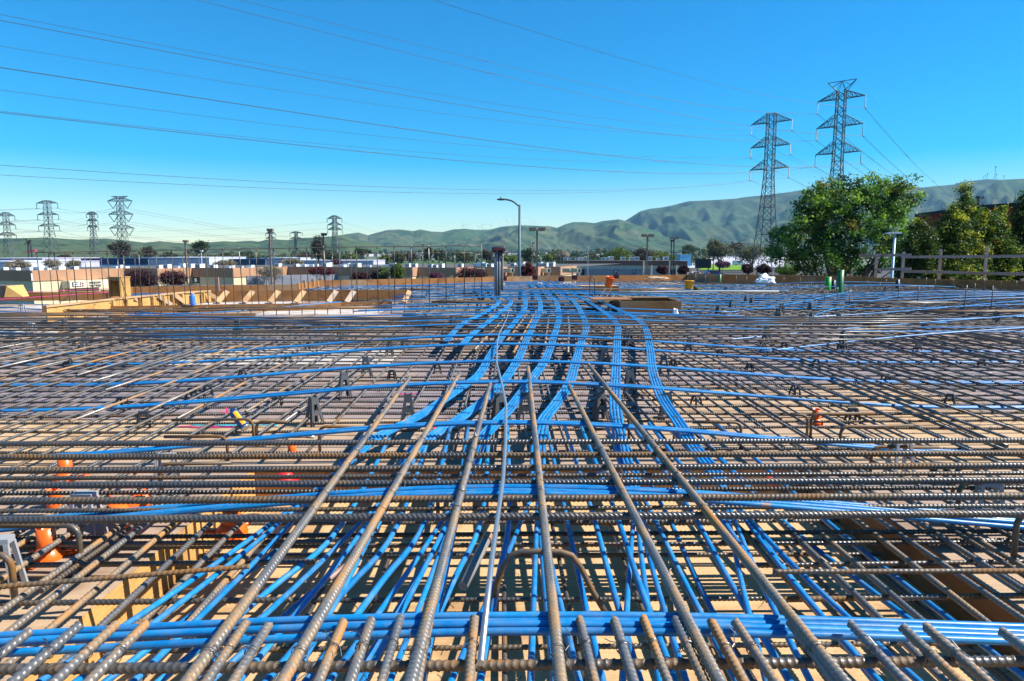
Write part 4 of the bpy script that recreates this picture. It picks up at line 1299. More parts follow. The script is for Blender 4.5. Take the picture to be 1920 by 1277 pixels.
# ---- tall open plywood box on the left
p0 = Zp(207, 556, .25); p1 = Zp(243, 556, .25)
ty = Yp(225, 520.5, p0.y).z
root = empty('column_form', tuple(p0), 0, 'tall open plywood box with a dark inside and a sunlit side', 'form box')
W_ = p1.x - p0.x
H_ = ty - .25
root.rotation_euler = (0, 0, R(72)); root.location = Zp(225, 557, .25)
sd_ = W_ * .66
b = MB(); b.box((sd_ / 2, 0, H_ / 2), (sd_, .03, H_)); b.build('sunlit_panel', M_FORM_LIT, root)
b = MB(); b.box((sd_ / 2, sd_, H_ / 2), (sd_, .03, H_)); b.build('far_panel', M_FORM_LIT, root)
b = MB(); b.box((sd_ - .015, sd_ / 2, H_ / 2), (.03, sd_ - .032, H_)); b.build('inner_shade_panel', M_DARK, root)  # near-black panel paints the shade inside the open box
b = MB(); b.box((.015, sd_ * .5, H_ - .03), (.035, sd_, .06)); b.box((.015, sd_ * .96, H_ / 2 - .03), (.035, .05, H_ - .06)); b.build('opening_frame', M_BOARD_SHADE, root)
b = MB(); b.box((sd_ / 2, sd_ / 2, H_ + .012), (sd_ + .04, sd_ + .04, .022)); b.build('lid', M_FORM_LIT, root)
# wedge box further left and yellow boards
p0 = Zp(-20, 556, .25)
root = empty('form_box', tuple(p0), 0, 'dark wedge shaped box with a bright end by the left edge', 'form box')
q = [(0, .42), (.62, .42), (.66, 0), (0, 0)]
b = MB(); b.prism([(x, z) for x, z in [(-.3, 0), (.50, 0), (.56, .24), (-.3, .27)]], -.25, .25); o = b.build('box', mat('box_shaded', (.09, .075, .06), .7), root); o.rotation_euler = (R(90), 0, 0)  # shaded sides of the wooden box painted in a dark tone
b = MB(); b.add([(.505, -.255, 0), (.80, -.1, 0), (.575, -.255, .245)], [(0, 1, 2)]); b.add([(.505, .26, 0), (.80, .1, 0), (.575, .26, .245)], [(0, 2, 1)]); b.add([(.80, -.1, 0), (.80, .1, 0), (.575, .26, .245), (.575, -.255, .245)], [(0, 1, 2, 3)]); b.build('lit_end', M_FORM_LIT, root)  # sunlit end painted with the paler plywood copy
a, c = Zp(130, 551, .22), Zp(205, 549, .22)
b = MB(); b.beam(a, c, .1, .10); b.build('lumber_stack', M_FORM_LIT, label='yellow board lying below the tinting sign', cat='board')
for (x0, y0, x1, y1, l) in [(-10, 550, 230, 540, 'upper magenta string line stretched over the far left mat'), (-10, 562, 232, 546, 'lower magenta string line stretched over the far left mat')]:
    b = MB(); b.tube([Zp(x0, y0, .32), Zp((x0 + x1) / 2, (y0 + y1) / 2 + .5, .32), Zp(x1, y1, .32)], .006, 4); b.build('string_line', M_MAGENTA, label=l, cat='string line')
b = MB(); a, c = Zp(-60, 560, .12), Zp(215, 556, .12); b.beam(a, c, .5, .05); b.build('dark_strip', mat('dark_strip_grey', (.045, .045, .05), .8), label='dark flat membrane strip lying on the far left of the deck', cat='membrane')  # plain dark grey strip laid flat on the deck
# ================================================================ PYLONS AND LINES
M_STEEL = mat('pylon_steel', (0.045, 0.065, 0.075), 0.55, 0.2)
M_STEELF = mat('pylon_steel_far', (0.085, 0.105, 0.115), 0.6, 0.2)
M_INS = mat('insulator', (0.06, 0.05, 0.05), 0.4)
M_LINE = mat('conductor', (0.10, 0.105, 0.11), 0.5, 0.5)
def pylon(label, base, az, z_top, arms, zw, wb, ww, wt, ah, ins, bt, m, horns=None, vstring=False, peak=0.0):
    """arms: (z, half span) with tips level with the lower chord; az: direction of the line"""
    root = empty('pylon', base, -az, label, 'pylon')
    H = z_top - base[2]
    zw -= base[2]
    def half(z):
        if z <= zw: return (wb + (ww - wb) * (z / zw) ** .62) / 2
        return (ww + (wt - ww) * (z - zw) / max(H - zw, .1)) / 2
    b = MB()
    zs = [0]
    z = 0
    while z < H - .5:
        z += max(half(z) * 2 * (.95 if z < zw else 1.0), 1.3)
        zs.append(min(z, H))
    if zs[-1] < H: zs.append(H)
    cs = [(-1, -1), (1, -1), (1, 1), (-1, 1)]
    for i in range(len(zs) - 1):
        h0, h1 = half(zs[i]), half(zs[i + 1])
        for k in range(4):
            a, c = cs[k], cs[(k + 1) % 4]
            p0 = (a[0] * h0, a[1] * h0, zs[i]); p1 = (a[0] * h1, a[1] * h1, zs[i + 1])
            q0 = (c[0] * h0, c[1] * h0, zs[i]); q1 = (c[0] * h1, c[1] * h1, zs[i + 1])
            b.bar(p0, p1, bt * 1.25, 4)
            b.bar(p0, q1, bt * .75, 3); b.bar(q0, p1, bt * .75, 3)
            if zs[i + 1] < zw * 1.02 or i % 2: b.bar(p1, q1, bt * .75, 3)
    b.build('lattice_body', m, root)
    tips = []
    for az_, hs_ in arms:
        z = az_ - base[2]
        for s in (-1, 1):
            b = MB()
            h0 = half(z); h1 = half(min(z + ah, H))
            tip = Vector((s * hs_, 0, z))
            for t in (-1, 1):
                lo = Vector((s * h0, t * h0, z)); hi = Vector((s * h1, t * h1, min(z + ah, H)))
                b.bar(lo, tip, bt, 4); b.bar(hi, tip, bt, 4)
                nn = 5
                for q in range(nn):
                    u, u2 = q / nn, (q + 1) / nn
                    b.bar(lo.lerp(tip, u), hi.lerp(tip, u), bt * .6, 3)
                    b.bar(lo.lerp(tip, u2), hi.lerp(tip, u), bt * .6, 3)
            for q in range(1, 5):
                u = q / 5
                b.bar(Vector((s * h0, -h0, z)).lerp(tip, u), Vector((s * h0, h0, z)).lerp(tip, u - .2), bt * .6, 3)
            b.build('crossarm', m, root)
            if not vstring:
                b = MB(); pts = []; rr = []
                for q in range(25):
                    pts.append((tip.x, 0, z - ins * q / 24)); rr.append(bt * (1.5 if q % 2 else .8))
                b.tube(pts, rr, 6)
                for t in (-1, 1): b.bar((tip.x, 0, z - ins), (tip.x + .2 * t, t * .7, z - ins - .35), bt * .8, 4)
                b.build('insulator_string', M_INS, root)
                tips.append((s, Vector((tip.x, 0, z - ins))))
            else:
                x0, x1 = s * h0 * 1.15, s * hs_ * .93; xm = (x0 + x1) / 2
                for xa in (x0, x1):
                    b = MB(); b.tube([(xa, 0, z - .3), (xm, 0, z - ins)], bt * 1.4, 5); b.build('insulator_string', M_INS, root)
                tips.append((s, Vector((xm, 0, z - ins))))
    if horns:
        hw_, hz = horns
        b = MB()
        h = half(H)
        for s in (-1, 1):
            tip = Vector((s * hw_, 0, H + hz))
            for t in (-1, 1):
                b.bar((s * h, t * h, H - .2), tip, bt, 4)
                b.bar((0, 0, H + hz), (s * h, t * h, H - .1), bt * .8, 3)
                b.bar((0, 0, H + hz), Vector((s * h, t * h, H)).lerp(tip, .5), bt * .6, 3)
            b.bar((0, 0, H + hz), tip, bt, 4)
            b.bar(Vector((s * h, h, H)).lerp(tip, .5), Vector((s * h, -h, H)).lerp(tip, .5), bt * .6, 3)
            tips.append((s * 9, tip))
        b.build('shield_wire_horns', m, root)
    Mw = Matrix.Translation(Vector(base)) @ Matrix.Rotation(-az, 4, 'Z')
    return root, [(s, Mw @ t) for s, t in tips]

AZ = R(42)
dA, dB = 208.0, 240.0
zA = lambda y: Yp(1580, y, dA).z
zB = lambda y: Yp(1447, y, dB).z
xA = Yp(1573.5, 250, dA).x; xB = Yp(1444, 280, dB).x
spA = (Yp(1622, 180, dA).x - Yp(1532, 190, dA).x) / 2 / (math.cos(AZ) + .495 * math.sin(AZ))
spB = (Yp(1483, 225, dB).x - Yp(1407, 235, dB).x) / 2 / (math.cos(AZ) + .39 * math.sin(AZ))
pA, tA = pylon('taller right lattice pylon with a wide horned top behind the big tree', (xA, dA, GZ), AZ, zA(170), [(zA(185), spA), (zA(236.5), spA * .985), (zA(287), spA * .97)],
               zA(305), 8.5, 2.5, 2.2, 3.4, 3.5, .11, M_STEEL, horns=(spA * .60, zA(152) - zA(170)))
pB, tB = pylon('shorter right lattice pylon with a pointed top left of the big tree', (xB, dB, GZ), AZ, zB(213), [(zB(229.5), spB), (zB(274), spB * .985), (zB(316.5), spB * .97)],
               zB(333), 9.0, 2.7, 2.4, 3.2, 3.4, .12, M_STEEL)

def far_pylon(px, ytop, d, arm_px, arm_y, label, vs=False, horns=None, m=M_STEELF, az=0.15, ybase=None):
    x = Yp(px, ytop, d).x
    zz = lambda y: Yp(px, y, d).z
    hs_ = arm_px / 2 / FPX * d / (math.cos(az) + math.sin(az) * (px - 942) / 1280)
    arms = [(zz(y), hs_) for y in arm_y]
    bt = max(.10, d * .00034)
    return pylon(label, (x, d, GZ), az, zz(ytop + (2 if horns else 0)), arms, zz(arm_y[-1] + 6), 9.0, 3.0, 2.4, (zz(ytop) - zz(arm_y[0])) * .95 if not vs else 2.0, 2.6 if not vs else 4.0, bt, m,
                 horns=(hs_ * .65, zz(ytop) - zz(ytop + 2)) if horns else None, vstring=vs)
fp = []
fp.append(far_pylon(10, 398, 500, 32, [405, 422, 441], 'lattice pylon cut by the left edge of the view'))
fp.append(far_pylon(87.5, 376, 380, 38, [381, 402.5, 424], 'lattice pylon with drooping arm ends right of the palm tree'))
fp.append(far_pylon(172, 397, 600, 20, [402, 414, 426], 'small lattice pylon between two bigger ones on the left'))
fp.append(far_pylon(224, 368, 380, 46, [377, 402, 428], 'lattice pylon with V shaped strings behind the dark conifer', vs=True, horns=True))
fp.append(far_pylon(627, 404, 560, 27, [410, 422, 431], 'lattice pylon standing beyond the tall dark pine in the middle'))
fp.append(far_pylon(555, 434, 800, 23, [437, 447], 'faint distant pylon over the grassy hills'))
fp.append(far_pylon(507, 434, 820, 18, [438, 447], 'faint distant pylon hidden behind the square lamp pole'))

def line_obj(pts_list, label, group, r, spacers=()):
    loc = pts_list[0][0].copy()
    if len(pts_list) == 1:
        b = MB(); b.tube([p - loc for p in pts_list[0]], r, 4)
        o = b.build('power_line', M_LINE, label=label, cat='power line', group=group); o.location = loc
        return o
    root = empty('power_line', tuple(loc), 0, label, 'power line', group)
    for P in pts_list:
        b = MB(); b.tube([p - loc for p in P], r, 4); b.build('conductor', M_LINE, root)
    for i in spacers:
        if i < len(pts_list[0]) - 1:
            a, c = pts_list[0][i] - loc, pts_list[1][i + 1] - loc
            b = MB(); b.bar(a, c, r * 2.2, 4); b.build('spacer', M_LINE, root)
    return root
LD = Vector((-.80, -.60, 0))
def wire_left(tip, picks, label, group, double, r=.025):
    P0 = tip
    ts, zs, ws = [0.0], [tip.z], [20.0]
    for x, y in picks:
        t, z = Pp(x, y, P0, (LD.x, LD.y)); ts.append(t); zs.append(z); ws.append(1.0)
    deg = 2 if len(picks) >= 2 else 1
    c = np.polyfit(ts, zs, min(3, deg + (1 if len(picks) >= 4 else 0)), w=ws)
    tmax = max(ts) * 1.22
    def path(off, dz):
        out = []
        n = 60
        for i in range(n + 1):
            t = tmax * i / n
            p = P0 + LD * t; z = float(np.polyval(c, t))
            out.append(Vector((p.x - LD.y * off, p.y + LD.x * off, z + dz)))
        return out
    if double: return line_obj([path(-.16, .06), path(.16, -.06)], label, group, r, (7, 21, 36))
    return line_obj([path(0, 0)], label, group, r)
tipA = {}
for s, t in tA:
    if abs(s) == 1:
        k = ('R' if s > 0 else 'L')
        tipA.setdefault(k, []).append(t)
    else: tipA['hR' if s > 0 else 'hL'] = t
tipB = {}
for s, t in tB: tipB.setdefault('R' if s > 0 else 'L', []).append(t)
G = 'power lines running left from the right pylons'
wire_left(tipA['R'][0], [(1440, 179), (1293, 145), (1100, 90), (960, 46), (812, 0)], 'topmost pair of wires leaving the taller pylon to the left', G, True)
wire_left(tipA['L'][0], [(1440, 211), (1173, 172), (960, 126), (661, 54), (480, 7)], 'second pair of wires from the top on the left side of the taller pylon', G, True)
wire_left(tipA['R'][1], [(1433, 240), (1296, 219), (960, 147), (806, 110), (480, 27), (369, 0)], 'pair of wires leaving the middle arm of the taller pylon on its far side', G, True)
wire_left(tipA['L'][1], [(1421, 265), (1173, 243), (960, 211), (663, 162), (480, 130), (0, 37)], 'pair of wires leaving the middle arm of the taller pylon towards the upper left', G, True)
wire_left(tipA['R'][2], [(1415, 313), (1295, 306), (960, 269), (806, 248), (480, 201), (0, 126)], 'pair of wires leaving the lowest arm of the taller pylon on its far side', G, True)
wire_left(tipA['L'][2], [(1433, 323), (1171, 322), (960, 309), (666, 283), (480, 265), (0, 210)], 'lowest sagging pair of wires from the taller pylon', G, True)
wire_left(tipA['hL'], [(1400, 85), (1300, 42), (1186, 0)], 'faint thin wire from the horned top of the taller pylon', G, False, .010)
wire_left(tipB['R'][0], [(1440, 244), (1200, 230), (960, 199), (480, 118), (0, 27)], 'wire leaving the top arm of the shorter pylon on its far side', G, False, .032)
wire_left(tipB['L'][0], [(1406, 253), (1228, 252), (960, 228), (480, 163), (0, 86)], 'wire leaving the near end of the top arm of the shorter pylon', G, False, .032)
wire_left(tipB['R'][1], [(1440, 292), (1347, 295), (960, 279), (480, 229), (0, 169)], 'wire leaving the middle arm of the shorter pylon on its far side', G, False, .032)
wire_left(tipB['L'][1], [(1403, 295), (1257, 303.6), (960, 296), (480, 259), (0, 208)], 'wire leaving the near end of the middle arm of the shorter pylon', G, False, .032)
wire_left(tipB['R'][2], [(1359, 345), (1168, 356), (960, 357), (480, 339), (0, 310)], 'upper of the two lowest wires crossing to the left edge', G, False, .032)
wire_left(tipB['L'][2], [(1403, 338), (1287, 351), (960, 363), (480, 352), (0, 328)], 'lowest of all wires crossing to the left edge', G, False, .032)
# away to the right
RD = Vector((.60, .80, 0))
def wire_right(tip, dz_fn, label, double, r=.04):
    def path(off, dz):
        out = []
        for i in range(41):
            t = 420 * i / 40
            p = tip + RD * t
            out.append(Vector((p.x + RD.y * off, p.y - RD.x * off, tip.z + dz_fn(t) + dz)))
        return out
    G2 = 'power lines running away right from the pylons'
    if double: return line_obj([path(-.2, .06), path(.2, -.06)], label, G2, r, (9, 20))
    return line_obj([path(0, 0)], label, G2, r)
def sag_from(tip, picks):
    ts, zs = [0], [0]
    for x, y in picks:
        t, z = Pp(x, y, tip, (RD.x, RD.y)); ts.append(t); zs.append(z - tip.z)
    c = np.polyfit(ts, zs, 2, w=[5] + [1] * len(picks))
    tv = -c[1] / (2 * c[0]) if c[0] > 1e-9 else 1e9
    return lambda t: float(np.polyval(c, min(t, tv) if tv > 0 else t))
sA = sag_from(tipA['R'][0], [(1672, 261), (1752, 342)])
sB = sag_from(tipB['R'][0], [(1560, 300), (1640, 353)])
nm = ['top', 'middle', 'lowest']
for i in range(3):
    wire_right(tipA['R'][i], sA, 'pair of wires falling away right from the %s arm, outer side of the taller pylon' % nm[i], True)
    wire_right(tipA['L'][i], sA, 'pair of wires falling away right from the %s arm, inner side of the taller pylon' % nm[i], True)
    wire_right(tipB['R'][i], sB, 'wire falling away right from the %s arm, outer side of the shorter pylon' % nm[i], False)
    wire_right(tipB['L'][i], sB, 'wire falling away right from the %s arm, inner side of the shorter pylon' % nm[i], False)
sH = sag_from(tipA['hR'], [(1690, 250), (1795, 338)])
wire_right(tipA['hR'], sH, 'thin wire falling to the hill from the horned top', False, .02)
# lines between the distant pylons on the left
GL = 'distant lines between the pylons on the left'
def span(a, c, sag, label, r=.05, over=0):
    P = []
    for i in range(31):
        u = i / 30 * (1 + over); p = a.lerp(c, u)
        P.append(p - Vector((0, 0, sag * 4 * min(u, 1) * (1 - min(u, 1)))))
    return line_obj([P], label, GL, r)
lab = 'faint wire strung between the distant pylons on the left'
t1, t2, t3, t4, t5 = [f[1] for f in fp[:5]]
for i in range(3):
    for s in (0, 1):
        span(t2[i * 2 + s][1], t4[i * 2 + s][1] + Vector((0, 0, 0)), 2.5, lab)
        a = t4[i * 2 + s][1]
        span(a, Vector((a.x + 190, 900, -1 + 2 * (2 - i))), 9, lab)
        span(t2[i * 2 + s][1], Vector((t2[i * 2 + s][1].x - 200, 330, 29 - i * 6)), 5, lab)
        if i < 2: span(t1[i * 2 + s][1], t3[i * 2 + s][1], 4, lab)
    a = t5[i * 2][1]; span(a, Vector((a.x - 330, 600, a.z - 2)), 6, lab); span(t5[i * 2 + 1][1], Vector((a.x + 170, 1500, -4)), 10, lab)

# ================================================================ BUILDINGS
def wall_mat(name, col, groove=False):
    m = mat(name, col, 0.8, spec=0.2)
    tc = N(m, 'ShaderNodeTexCoord')
    n = noise_(m, tc.outputs['Object'], .5, 4, .6)
    c = ramp(m, [(.3, tuple(k * .88 for k in col)), (.7, tuple(min(1, k * 1.06) for k in col))], n)
    if groove:
        sx = N(m, 'ShaderNodeSeparateXYZ'); L(m, tc.outputs['Object'], sx.inputs[0])
        fr = math_(m, 'FRACT', math_(m, 'MULTIPLY', sx.outputs[2], 2.4))
        c = mix(m, math_(m, 'MULTIPLY', math_(m, 'LESS_THAN', fr, .12), .55), c, tuple(k * .5 for k in col))
    L(m, c, BS(m).inputs['Base Color'])
    return m
M_FASC = wall_mat('fascia_brown', (.40, .225, .13))
M_SIDE = wall_mat('siding_cream', (.62, .53, .34), True)
M_ROOF = wall_mat('roof_gravel', (.10, .095, .09))
M_CREAM = wall_mat('cream_trim', (.68, .60, .45))
M_GLASS = mat('dark_glass', (.02, .025, .03), .15)
M_TXT = mat('sign_text', (.02, .02, .025), .6)
M_TXTR = mat('sign_text_red', (.45, .03, .03), .6)
U = Vector((math.sin(R(21.5)), math.cos(R(21.5)), 0)); V = Vector((math.cos(R(21.5)), -math.sin(R(21.5)), 0))
ZP = CAM.z - 2.5
def hit(P, dirv, px):
    """distance along dirv from P to the vertical plane through the column px of the photo"""
    d = ray(px, 520)
    # (P + s*dirv - cam) x d = 0 in plan
    a = np.array([[dirv.x, -d.x], [dirv.y, -d.y]])
    s, t = np.linalg.solve(a, np.array([CAM.x - P.x, CAM.y - P.y]))
    return P + dirv * s
start = Zp(59, 507, ZP)
path = [start - V * 26, start]
segs = ['v', 'u']
cur = start
for px, ty in [(236, 'u'), (295, 'v'), (361, 'u'), (437, 'v'), (540, 'u'), (773, 'v'), (783, 'u'), (855, 'v'), (888, 'u'), (940, 'v'), (951, 'u'), (1008, 'v'), (1020, 'u'), (1050, 'v'), (1080, 'u')]:
    cur = hit(cur, U if ty == 'u' else V, px)
    path.append(cur)
org = Vector((start.x, start.y, GZ))
B1 = empty('commercial_building', tuple(org), 0, 'long low brown and cream building with a sawtooth front on the left and middle', 'building')
inv = Matrix.Translation(-org)
def part(b, name, m, root, inv_):
    o = b.build(name, m, root); o.matrix_parent_inverse = inv_; return o
bf, bs, br_ = MB(), MB(), MB()
for i in range(len(path) - 1):
    a, c = path[i], path[i + 1]
    up = lambda p, z: (p.x, p.y, z)
    n = Vector((c.y - a.y, -(c.x - a.x), 0)).normalized()
    a2, c2 = a + n * .12, c + n * .12
    bf.add([up(a2, ZP), up(c2, ZP), up(c2, ZP - 1.55), up(a2, ZP - 1.55)], [(0, 3, 2, 1)])
    bf.add([up(a, ZP), up(c, ZP), up(c2, ZP), up(a2, ZP)], [(0, 3, 2, 1)])
    bf.add([up(a, ZP - 1.55), up(c, ZP - 1.55), up(c2, ZP - 1.55), up(a2, ZP - 1.55)], [(0, 1, 2, 3)])
    bs.add([up(a, ZP - 1.5), up(c, ZP - 1.5), up(c, GZ), up(a, GZ)], [(0, 3, 2, 1)])
back = path[-1] + U * 45; bk0 = path[0] + U * 45
rp = [(p.x, p.y, ZP - .25) for p in path] + [(back.x, back.y, ZP - .25), (bk0.x, bk0.y, ZP - .25)]
br_.add(rp, [tuple(range(len(rp)))])
part(bf, 'fascia', M_FASC, B1, inv); part(bs, 'wall', M_SIDE, B1, inv); part(br_, 'roof', M_ROOF, B1, inv)
# low openings in the shaded fronts
def opening(px0, px1, seg, z0, z1, name='window', m=M_GLASS):
    a, c = path[seg], path[seg + 1]
    dirv = (c - a).normalized()
    p, q = hit(a, dirv, px0), hit(a, dirv, px1)
    n = Vector((dirv.y, -dirv.x, 0))
    b = MB(); b.beam(p + n * .03 + Vector((0, 0, (z0 + z1) / 2)) - Vector((0, 0, p.z)), q + n * .03 + Vector((0, 0, (z0 + z1) / 2)) - Vector((0, 0, q.z)), .06, z1 - z0)
    part(b, name, m, B1, inv)
for x0, x1, seg in [(745, 765, 6), (700, 730, 6), (560, 575, 6), (600, 640, 6), (795, 830, 8), (905, 925, 10), (965, 985, 12), (1025, 1040, 14), (265, 285, 3), (380, 410, 4)]:
    if seg % 2 == 0 or True: opening(x0, x1, seg, GZ + .4, GZ + 2.7)
# text built with font curves converted to mesh
def text_mesh(s, size, depth=.02):
    cu = bpy.data.curves.new('lettering', 'FONT'); cu.body = s; cu.size = size; cu.extrude = depth; cu.align_x = 'LEFT'
    o = bpy.data.objects.new('lettering', cu); COL.objects.link(o)
    dg = bpy.context.evaluated_depsgraph_get()
    me = bpy.data.meshes.new_from_object(o.evaluated_get(dg)); bpy.data.objects.remove(o)
    return me
# tinting sign: white board box on the sunlit wall
a, c = path[1], path[2]
n = Vector((U.y, -U.x, 0)); OFF = n * 1.83
p, q = hit(a + OFF, U, 130) - OFF, hit(a + OFF, U, 201) - OFF
fx = lambda px: (hit(a + OFF, U, px) - OFF - p).dot(U) / (q - p).length
wd = (q - p).length
zt, zb = Yp(165, 527, p.y).z, Yp(165, 540.5, p.y).z
ZS = lambda y: Yp(165, y, (p.y + q.y) / 2).z
root = B1
def on_wall(b, name, m):
    return part(b, name, m, B1, inv)
b = MB(); b.beam(p + n * .9 + Vector((0, 0, (zt + zb) / 2 - p.z)), q + n * .9 + Vector((0, 0, (zt + zb) / 2 - q.z)), 1.8, zt - zb)
on_wall(b, 'sign_box', M_CREAM)
fr_ = n * 1.83
def flat(x0, x1, z0, z1, name, m, out=0.0):
    b = MB(); a_ = p + U * (wd * x0) + fr_ + n * out; c_ = p + U * (wd * x1) + fr_ + n * out
    zc = zb + (zt - zb) * (z0 + z1) / 2
    b.beam(Vector((a_.x, a_.y, zc)), Vector((c_.x, c_.y, zc)), .03, (zt - zb) * (z1 - z0)); return on_wall(b, name, m)
flat(fx(134.5), fx(151), .18, .86, 'logo_panel', M_TXT); 
for x0, x1 in ((fx(136.5), fx(142)), (fx(143.5), fx(149))):
    for z0, z1 in ((.27, .50), (.56, .78)): flat(x0, x1, z0, z1, 'logo_pane', M_WHITE, .03)
def put_text(s, x, z, size, m):
    me = text_mesh(s, size); me.materials.append(m)
    o = bpy.data.objects.new('lettering', me); COL.objects.link(o)
    a_ = p + U * (wd * x) + fr_ + n * .03
    o.matrix_world = Matrix.Translation((a_.x, a_.y, zb + (zt - zb) * z)) @ Matrix(((U.x, 0, n.x, 0), (U.y, 0, n.y, 0), (0, 1, 0, 0), (0, 0, 0, 1)))
    mw = o.matrix_world.copy(); o.parent = B1; o.matrix_parent_inverse = inv; o.matrix_basis = mw
    sx = 1.0
    return o
hh = zt - zb
def fit(o, w_):
    xs = [v.co.x for v in o.data.vertices]; k = w_ / (max(xs) - min(xs)); 
    for v in o.data.vertices: v.co.x *= k
fit(put_text('WINDOW', fx(166), .52, hh * .44, M_TXT), wd * (fx(188) - fx(166))); fit(put_text('TINTING', fx(166), .10, hh * .44, M_TXT), wd * (fx(188) - fx(166)))
flat(fx(153), fx(155.5), .55, .75, 'logo_mark', M_TXTR, .03); flat(fx(153), fx(155.5), .2, .4, 'logo_mark', M_TXTR, .03)
# small square sign further along
pp_, qq_ = hit(path[4], V, 363), hit(path[4], V, 374)
b = MB(); z = Yp(368, 525, pp_.y).z; b.beam(Vector((pp_.x, pp_.y, z)) + Vector((V.y, -V.x, 0)) * .1, Vector((qq_.x, qq_.y, z)) + Vector((V.y, -V.x, 0)) * .1, .12, 1.0); on_wall(b, 'sign_panel', M_TXT)
b = MB(); b.beam(Vector((pp_.x, pp_.y, z)).lerp(Vector((qq_.x, qq_.y, z)), .3) + Vector((V.y, -V.x, 0)) * .2, Vector((pp_.x, pp_.y, z)).lerp(Vector((qq_.x, qq_.y, z)), .7) + Vector((V.y, -V.x, 0)) * .2, .06, .6); on_wall(b, 'sign_symbol', M_WHITE)
# entry porches with hanging white panels
for seg, px0, px1, pxs in [(12, 943, 960, 961), (14, 1011, 1027, 1029), (14, 1056, 1070, 1073), (14, 1074, 1084, 1086), (10, 893, 905, 906)]:
    a, c = path[seg], path[seg + 1]; dirv = V
    nn = Vector((V.y, -V.x, 0)) * 1.0
    P, Q, S = hit(a + nn * 1.6, V, px0), hit(a + nn * 1.6, V, px1), hit(a + nn * 1.6, V, pxs)
    zt2 = Yp(px0, 503, P.y).z; zb2 = Yp(px0, 511, P.y).z
    b = MB(); b.beam(Vector((P.x, P.y, (zt2 + zb2) / 2)), Vector((Q.x, Q.y, (zt2 + zb2) / 2)), 1.2, zt2 - zb2); on_wall(b, 'porch_beam', M_SIDE)
    b = MB(); b.box((S.x, S.y - .3, (zt2 + zb2) / 2 + .05), (.75, .12, (zt2 - zb2) * 1.15)); on_wall(b, 'porch_sign', M_CREAM)
    b = MB(); b.box((S.x, S.y - .38, (zt2 + zb2) / 2), (.28, .04, (zt2 - zb2) * .6)); on_wall(b, 'sign_symbol', M_TXT)
    b = MB(); b.box((S.x, S.y, (zb2 + GZ) / 2), (.25, .25, zb2 - GZ)); on_wall(b, 'porch_post', M_CREAM)
# second building: long dark front
P0 = Zp(1068, 487.5, ZP + .15)
P0 = Vector((P0.x, P0.y + 6, 0)); P1 = hit(P0, Vector((1, -.12, 0)).normalized(), 1288)
org2 = Vector((P0.x, P0.y, GZ)); B2 = empty('commercial_building', tuple(org2), 0, 'long grey and brown building front in shade right of the street lamp', 'building'); inv2 = Matrix.Translation(-org2)
zt = Yp(1150, 489.5, P0.y).z
dirv = (P1 - P0).normalized(); nb = Vector((dirv.y, -dirv.x, 0))
def seg_box(pa, pb, z0, z1, out, name, m):
    b = MB(); a_ = pa + nb * (out - 4); c_ = pb + nb * (out - 4)
    b.beam(Vector((a_.x, a_.y, (z0 + z1) / 2)), Vector((c_.x, c_.y, (z0 + z1) / 2)), 8, z1 - z0); return part(b, name, m, B2, inv2)
seg_box(P0, P1, zt - 1.45, zt, .15, 'fascia', wall_mat('fascia_shaded', (.17, .085, .065)))  # shade of this front is put into the darker brown
seg_box(P0, P1, zt - 2.6, zt - 1.45, .0, 'upper_wall', wall_mat('wall_greygreen', (.40, .40, .34)))
seg_box(P0, P1, GZ, zt - 2.6, .02, 'lower_wall', wall_mat('wall_grey', (.24, .25, .27)))
for px in (1206, 1221, 1255, 1268):
    a_ = hit(P0, dirv, px); b = MB(); b.box((a_.x, a_.y - .2, (zt - (0 if px in (1206, 1255) else 1.4) + GZ) / 2 + .05), (.5, .5, zt - (0 if px in (1206, 1255) else 1.4) - GZ)); part(b, 'pilaster', M_CREAM, B2, inv2)
for px, s in ((1154.5, 'P'), (1188.5, 'B')):
    a_ = hit(P0, dirv, px); zc = Yp(px, 510, a_.y).z
    b = MB(); b.box((a_.x, a_.y - .2, zc), (.95, .12, 1.55)); part(b, 'sign_panel', mat('sign_navy', (.02, .04, .09), .5), B2, inv2)
    b = MB(); b.lathe([(.22, 0), (.22, .04), (.12, .04), (.12, 0)], 14, (a_.x, a_.y - .29, zc + .3), Matrix.Rotation(R(90), 4, 'X')); b.box((a_.x - .15, a_.y - .29, zc), (.10, .04, 1.0)); part(b, 'sign_symbol', M_WHITE, B2, inv2)
for px0, px1 in ((1258, 1266), (1240, 1248), (1090, 1096)):
    a_, c_ = hit(P0, dirv, px0), hit(P0, dirv, px1); b = MB(); b.beam(Vector((a_.x, a_.y - .05, GZ + 1.4)), Vector((c_.x, c_.y - .05, GZ + 1.4)), .2, 2.6); part(b, 'doorway', M_DARK, B2, inv2)
# warehouses behind
def warehouse(px0, px1, ytop, d, depth, m, label, mroof=None, stripe=None):
    a, c = Yp(px0, ytop, d), Yp(px1, ytop, d)
    o_ = Vector(((a.x + c.x) / 2, d, GZ)); h = a.z - GZ; wd_ = c.x - a.x
    root = empty('warehouse', tuple(o_), 0, label, 'building')
    b = MB(); b.box((0, depth / 2, h / 2), (wd_, depth, h)); b.build('wall', m, root)
    b = MB(); b.box((0, depth / 2, h + .15), (wd_ + .3, depth + .3, .3)); b.build('roof', mroof or m, root)
    if stripe:
        b = MB(); b.box((0, -.06, h * stripe[0]), (wd_ - .4, .1, h * stripe[1])); b.build('wall_band', stripe[2], root)
    b = MB()
    for k in range(int(wd_ / 9)): b.box((-wd_ / 2 + 4 + k * 9, -.05, h * .25), (3.2, .12, h * .42))
    if b.n: b.build('loading_doors', M_GLASS, root)
